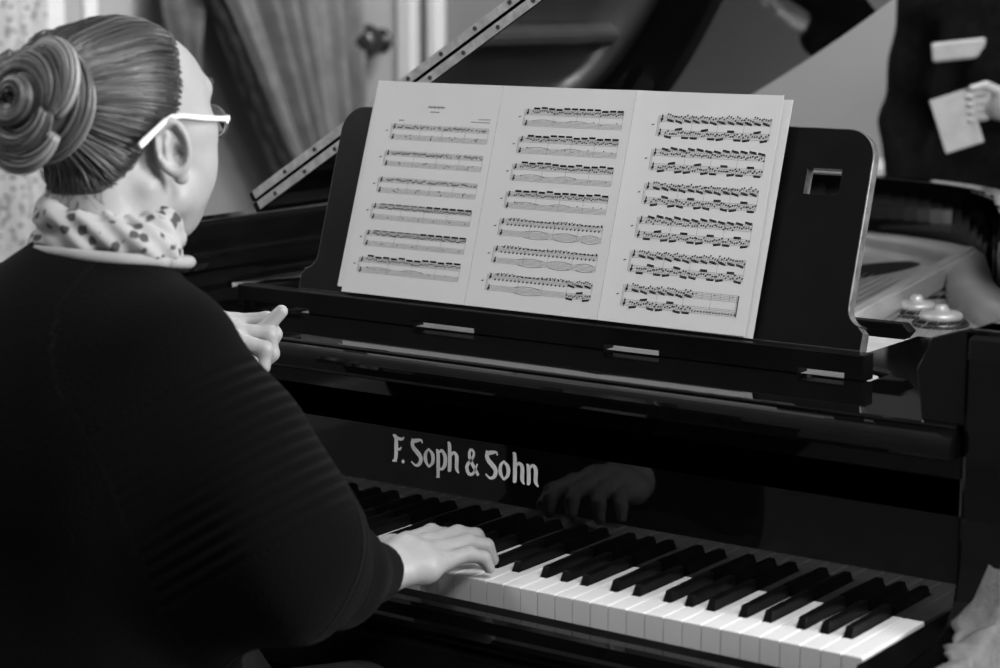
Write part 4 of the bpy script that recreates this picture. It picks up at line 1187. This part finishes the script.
for sx in (-1, 1):
    X = BX + sx * .10
    meshobj('shoe', surface(lambda p: smax(s_chain(p, [(X, BY + .03, .05), (X, BY - .06, .04), (X, BY - .16, .03)], [.045, .042, .030], .02), .002 - p[:, 2], .004), (X - .07, BY - .22, -.01), (X + .07, BY + .11, .12), .006), M_SHOE, pp)
meshobj('hair', surface(lambda p: smax(s_ell(p - QP, (0, .01, 1.625), (.088, .106, .118)), smax((p - QP)[:, 1] * -1 - .045, 1.56 - (p - QP)[:, 2], .02), .02), QP + (-.12, -.14, 1.5), QP + (.12, .15, 1.78), .007), M_HAIRB, pp)
bm = bmesh.new()
Rm = Matrix.Translation(Vector((BX - .062, BY - .122, 1.262))) @ Matrix.Rotation(-.12, 4, 'Y') @ Matrix.Rotation(.35, 4, 'Z')
add_box(bm, -.058, .058, -.007, .007, -.021, .021, .006); bmesh.ops.transform(bm, matrix=Rm, verts=bm.verts); obj('pocket_square', bm, M_WCLOTH, jk, label='pale folded cloth band across the chest')
bm = bmesh.new()
Rm = Matrix.Translation(Vector((BX - .020, BY - .222, 1.118))) @ Matrix.Rotation(-.36, 4, 'Y') @ Matrix.Rotation(.4, 4, 'Z')
add_prism(bm, [(-.040, -.004), (.040, -.004), (.042, .0), (.040, .004), (.0, .012), (-.040, .004)], 2, -.060, .058, .001)
bmesh.ops.transform(bm, matrix=Rm, verts=bm.verts)
tag(obj('folded_paper', bm, M_WCLOTH), 'pale folded paper held by the person in black behind the piano', 'paper')
# ================================================================== LIGHT + CAMERA
def area(name, loc, target, size, power, sizey=None):
    l = bpy.data.lights.new(name, 'AREA'); l.energy = power; l.size = size
    if sizey: l.shape = 'RECTANGLE'; l.size_y = sizey
    o = bpy.data.objects.new(name, l); C.objects.link(o); o.location = loc
    o.rotation_euler = (Vector(target) - Vector(loc)).to_track_quat('-Z', 'Y').to_euler()
    return o
area('ceiling_lamp', (1.0, -.5, 2.8), (-.3, 0.1, .8), .7, 54)
area('side_window_light', (3.0, 1.0, 1.9), (-.6, -.2, 1.1), 1.0, 180, 1.4)
area('rear_room_light', (-1.5, 2.0, 2.8), (-2.6, 2.6, 0.9), .8, 90)
area('rear_left_fill', (-2.8, -1.0, 2.8), (-2.6, -2.6, 0), .6, 80)  # unseen fill added to brighten the rear-left room that the fallboard mirrors
w = bpy.data.worlds.new('world'); bpy.context.scene.world = w; w.use_nodes = True
w.node_tree.nodes['Background'].inputs['Color'].default_value = (0, 0, 0, 1)

cam = bpy.data.cameras.new('camera'); co = bpy.data.objects.new('camera', cam); C.objects.link(co)
cam.sensor_width = 36; cam.lens = 75.6; cam.clip_start = .05
M = Matrix([[rgt[0], upv[0], -fwd[0]], [rgt[1], upv[1], -fwd[1]], [rgt[2], upv[2], -fwd[2]]]).to_4x4()
M.translation = Vector(CAM_POS); co.matrix_world = M
cam.dof.use_dof = True; cam.dof.focus_distance = 2.62; cam.dof.aperture_fstop = 4.5
sc = bpy.context.scene; sc.camera = co
vs = sc.view_settings
vs.view_transform = 'Standard'; vs.look = 'None'; vs.gamma = 1; vs.use_curve_mapping = False; vs.exposure = 0.0
sc.cycles.max_bounces = 8; sc.cycles.use_denoising = True
